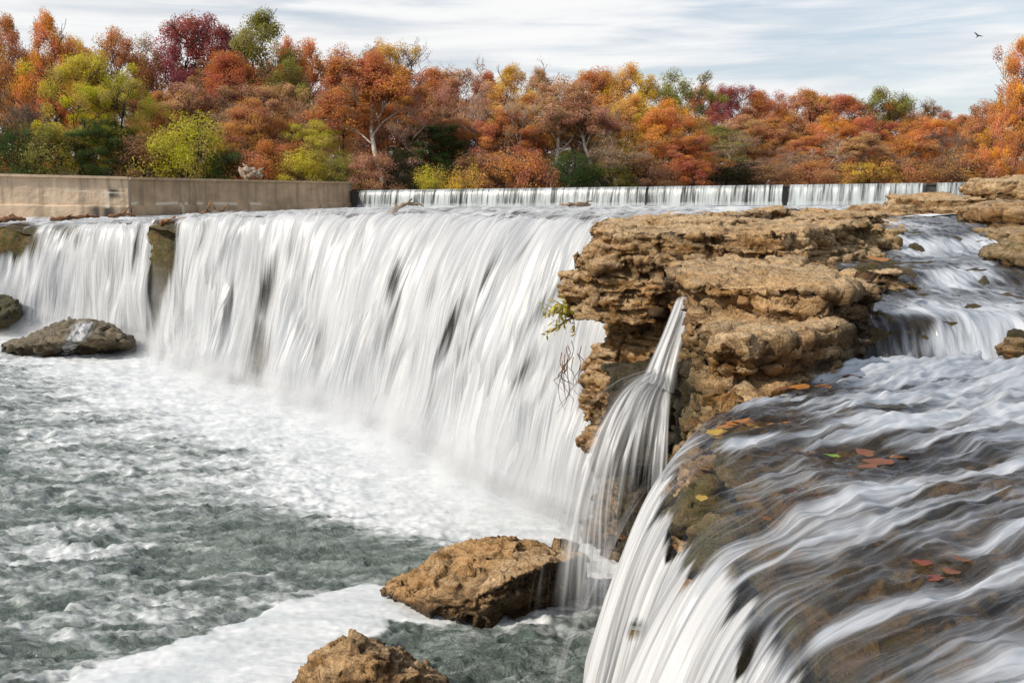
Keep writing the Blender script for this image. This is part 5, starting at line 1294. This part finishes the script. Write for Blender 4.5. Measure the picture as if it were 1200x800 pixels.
BUSHES=[
('dark green shrub at the left edge behind the pale wall',18,150,60,90,'green'),
('olive green shrub with hanging branches behind the pale wall',58,150,66,90,'olive'),
('brownish shrub behind the joint of the two walls',170,160,60,91,'brown'),
('bright yellow-green rounded bush behind the dark wall',222,136,76,90,'lime'),
('dark green shrub right of the bright yellow-green bush',264,176,50,91,'green'),
('rust coloured shrub behind the driftwood on the wall',310,168,60,91,'rust'),
('yellow-green shrub above the middle of the dark wall',358,176,56,90,'yellow'),
('dark olive shrub above the right end of the dark wall',398,178,52,91,'olive'),
('dark reddish shrub at the left end of the weir',436,180,60,90,'pink'),
('dark shrub in the shade right of the white-limbed sycamore',470,178,50,91,'dark'),
('yellow shrub beside the water behind the left part of the weir',504,196,44,90,'yellow'),
('straw coloured shrub right of the yellow shrub behind the weir',541,199,46,90,'gold'),
('dark brown shrub behind the yellow and straw shrubs',560,180,60,95,'brown'),
('rust red shrub at the foot of the pale trunks',628,186,62,92,'rust'),
('dark rust shrub left of the rust red one behind the weir',590,180,54,93,'copper'),
('green shrub right of the leaning pale trunk',672,182,60,95,'green'),
('olive shrub under the spreading bare tree',716,190,56,98,'olive'),
('dark brown shrub behind the middle of the weir',758,184,66,99,'brown'),
('rusty shrub right of the dark brown one behind the weir',806,186,62,101,'red'),
('shadowed shrub at the foot of the pale twiggy tree',852,190,70,106,'dark'),
('olive brown shrub behind the weir below the pinkish bare tree',898,194,66,108,'brown'),
('copper shrub behind the weir left of the white-stemmed tree',950,190,66,109,'copper'),
('golden brown shrub at the foot of the white-stemmed tree',1016,190,64,110,'gold'),
('dark copper shrub behind the right part of the weir',1066,188,66,111,'copper'),
('brown shrub near the right end of the weir',1108,186,60,110,'brown'),
('orange brown shrub at the right end of the weir behind the limestone block',1160,180,70,84,'copper'),
]
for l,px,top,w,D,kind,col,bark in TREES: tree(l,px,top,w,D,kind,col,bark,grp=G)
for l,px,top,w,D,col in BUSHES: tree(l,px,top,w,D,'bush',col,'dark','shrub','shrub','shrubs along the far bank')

# ------------------------------------------------------------------ light
SUN_EL=R(38); S=Vector((-0.80,-0.42,0)).normalized(); SD=Vector((S.x*math.cos(SUN_EL),S.y*math.cos(SUN_EL),math.sin(SUN_EL)))
sun=bpy.data.lights.new('sun','SUN'); sun.energy=3.7; sun.angle=R(1.5); sun.color=(1.0,0.93,0.82)
so=bpy.data.objects.new('sun',sun); COL.objects.link(so); so.rotation_euler=(-SD).to_track_quat('-Z','Y').to_euler()
w=bpy.data.worlds.new("World"); scene.world=w; w.use_nodes=True; nt=w.node_tree; nt.nodes.clear()
class WT(NT):
    def __init__(s,t): s.t=t
t=WT(nt)
sky=t.n('ShaderNodeTexSky',None,sky_type='NISHITA'); sky.sun_disc=False; sky.sun_elevation=SUN_EL; sky.sun_rotation=math.atan2(SD.x,SD.y); sky.dust_density=1.5; sky.air_density=1.0
dirv=t.n('ShaderNodeTexCoord').outputs['Generated']
sep=t.n('ShaderNodeSeparateXYZ',{0:dirv})
c1=t.noise(t.scalevec(dirv,(1.6,1.6,13.0),(0.3,0,0)),1.0,6,0.58,0.5)
c2=t.noise(t.scalevec(dirv,(4.5,4.5,42.0),(2.3,0,1)),1.0,5,0.55,0.4)
cm=t.math('ADD',t.math('MULTIPLY',c1,0.65),t.math('MULTIPLY',c2,0.35))
cm=t.math('ADD',cm,t.math('MULTIPLY',sep.outputs[0],-0.20))
cm=t.math('ADD',cm,t.math('MULTIPLY',sep.outputs[2],0.30))
mask=t.rng(cm,0.38,0.60,0.30,1.0)
skyc=t.mix(1.0,sky.outputs[0],(0.135,0.135,0.135),'MULTIPLY')
cloud=t.mix(t.rng(c2,0.36,0.64),(0.80,0.82,0.85),(0.97,0.97,0.97))
# clouds thin out overhead so that the dome does not flatten the light
thin=t.rng(sep.outputs[2],0.16,0.55,1.0,0.42)
col=t.mix(t.math('MULTIPLY',mask,thin),skyc,cloud)
bg=t.n('ShaderNodeBackground',{'Color':col,'Strength':1.0})
t.n('ShaderNodeOutputWorld',{'Surface':bg.outputs[0]})

scene.view_settings.view_transform='Standard'; scene.view_settings.look='None'; scene.view_settings.exposure=0; scene.view_settings.gamma=1
scene.cycles.transparent_max_bounces=24; scene.cycles.max_bounces=6; scene.cycles.caustics_reflective=False; scene.cycles.caustics_refractive=False
scene.render.resolution_x=1024; scene.render.resolution_y=682
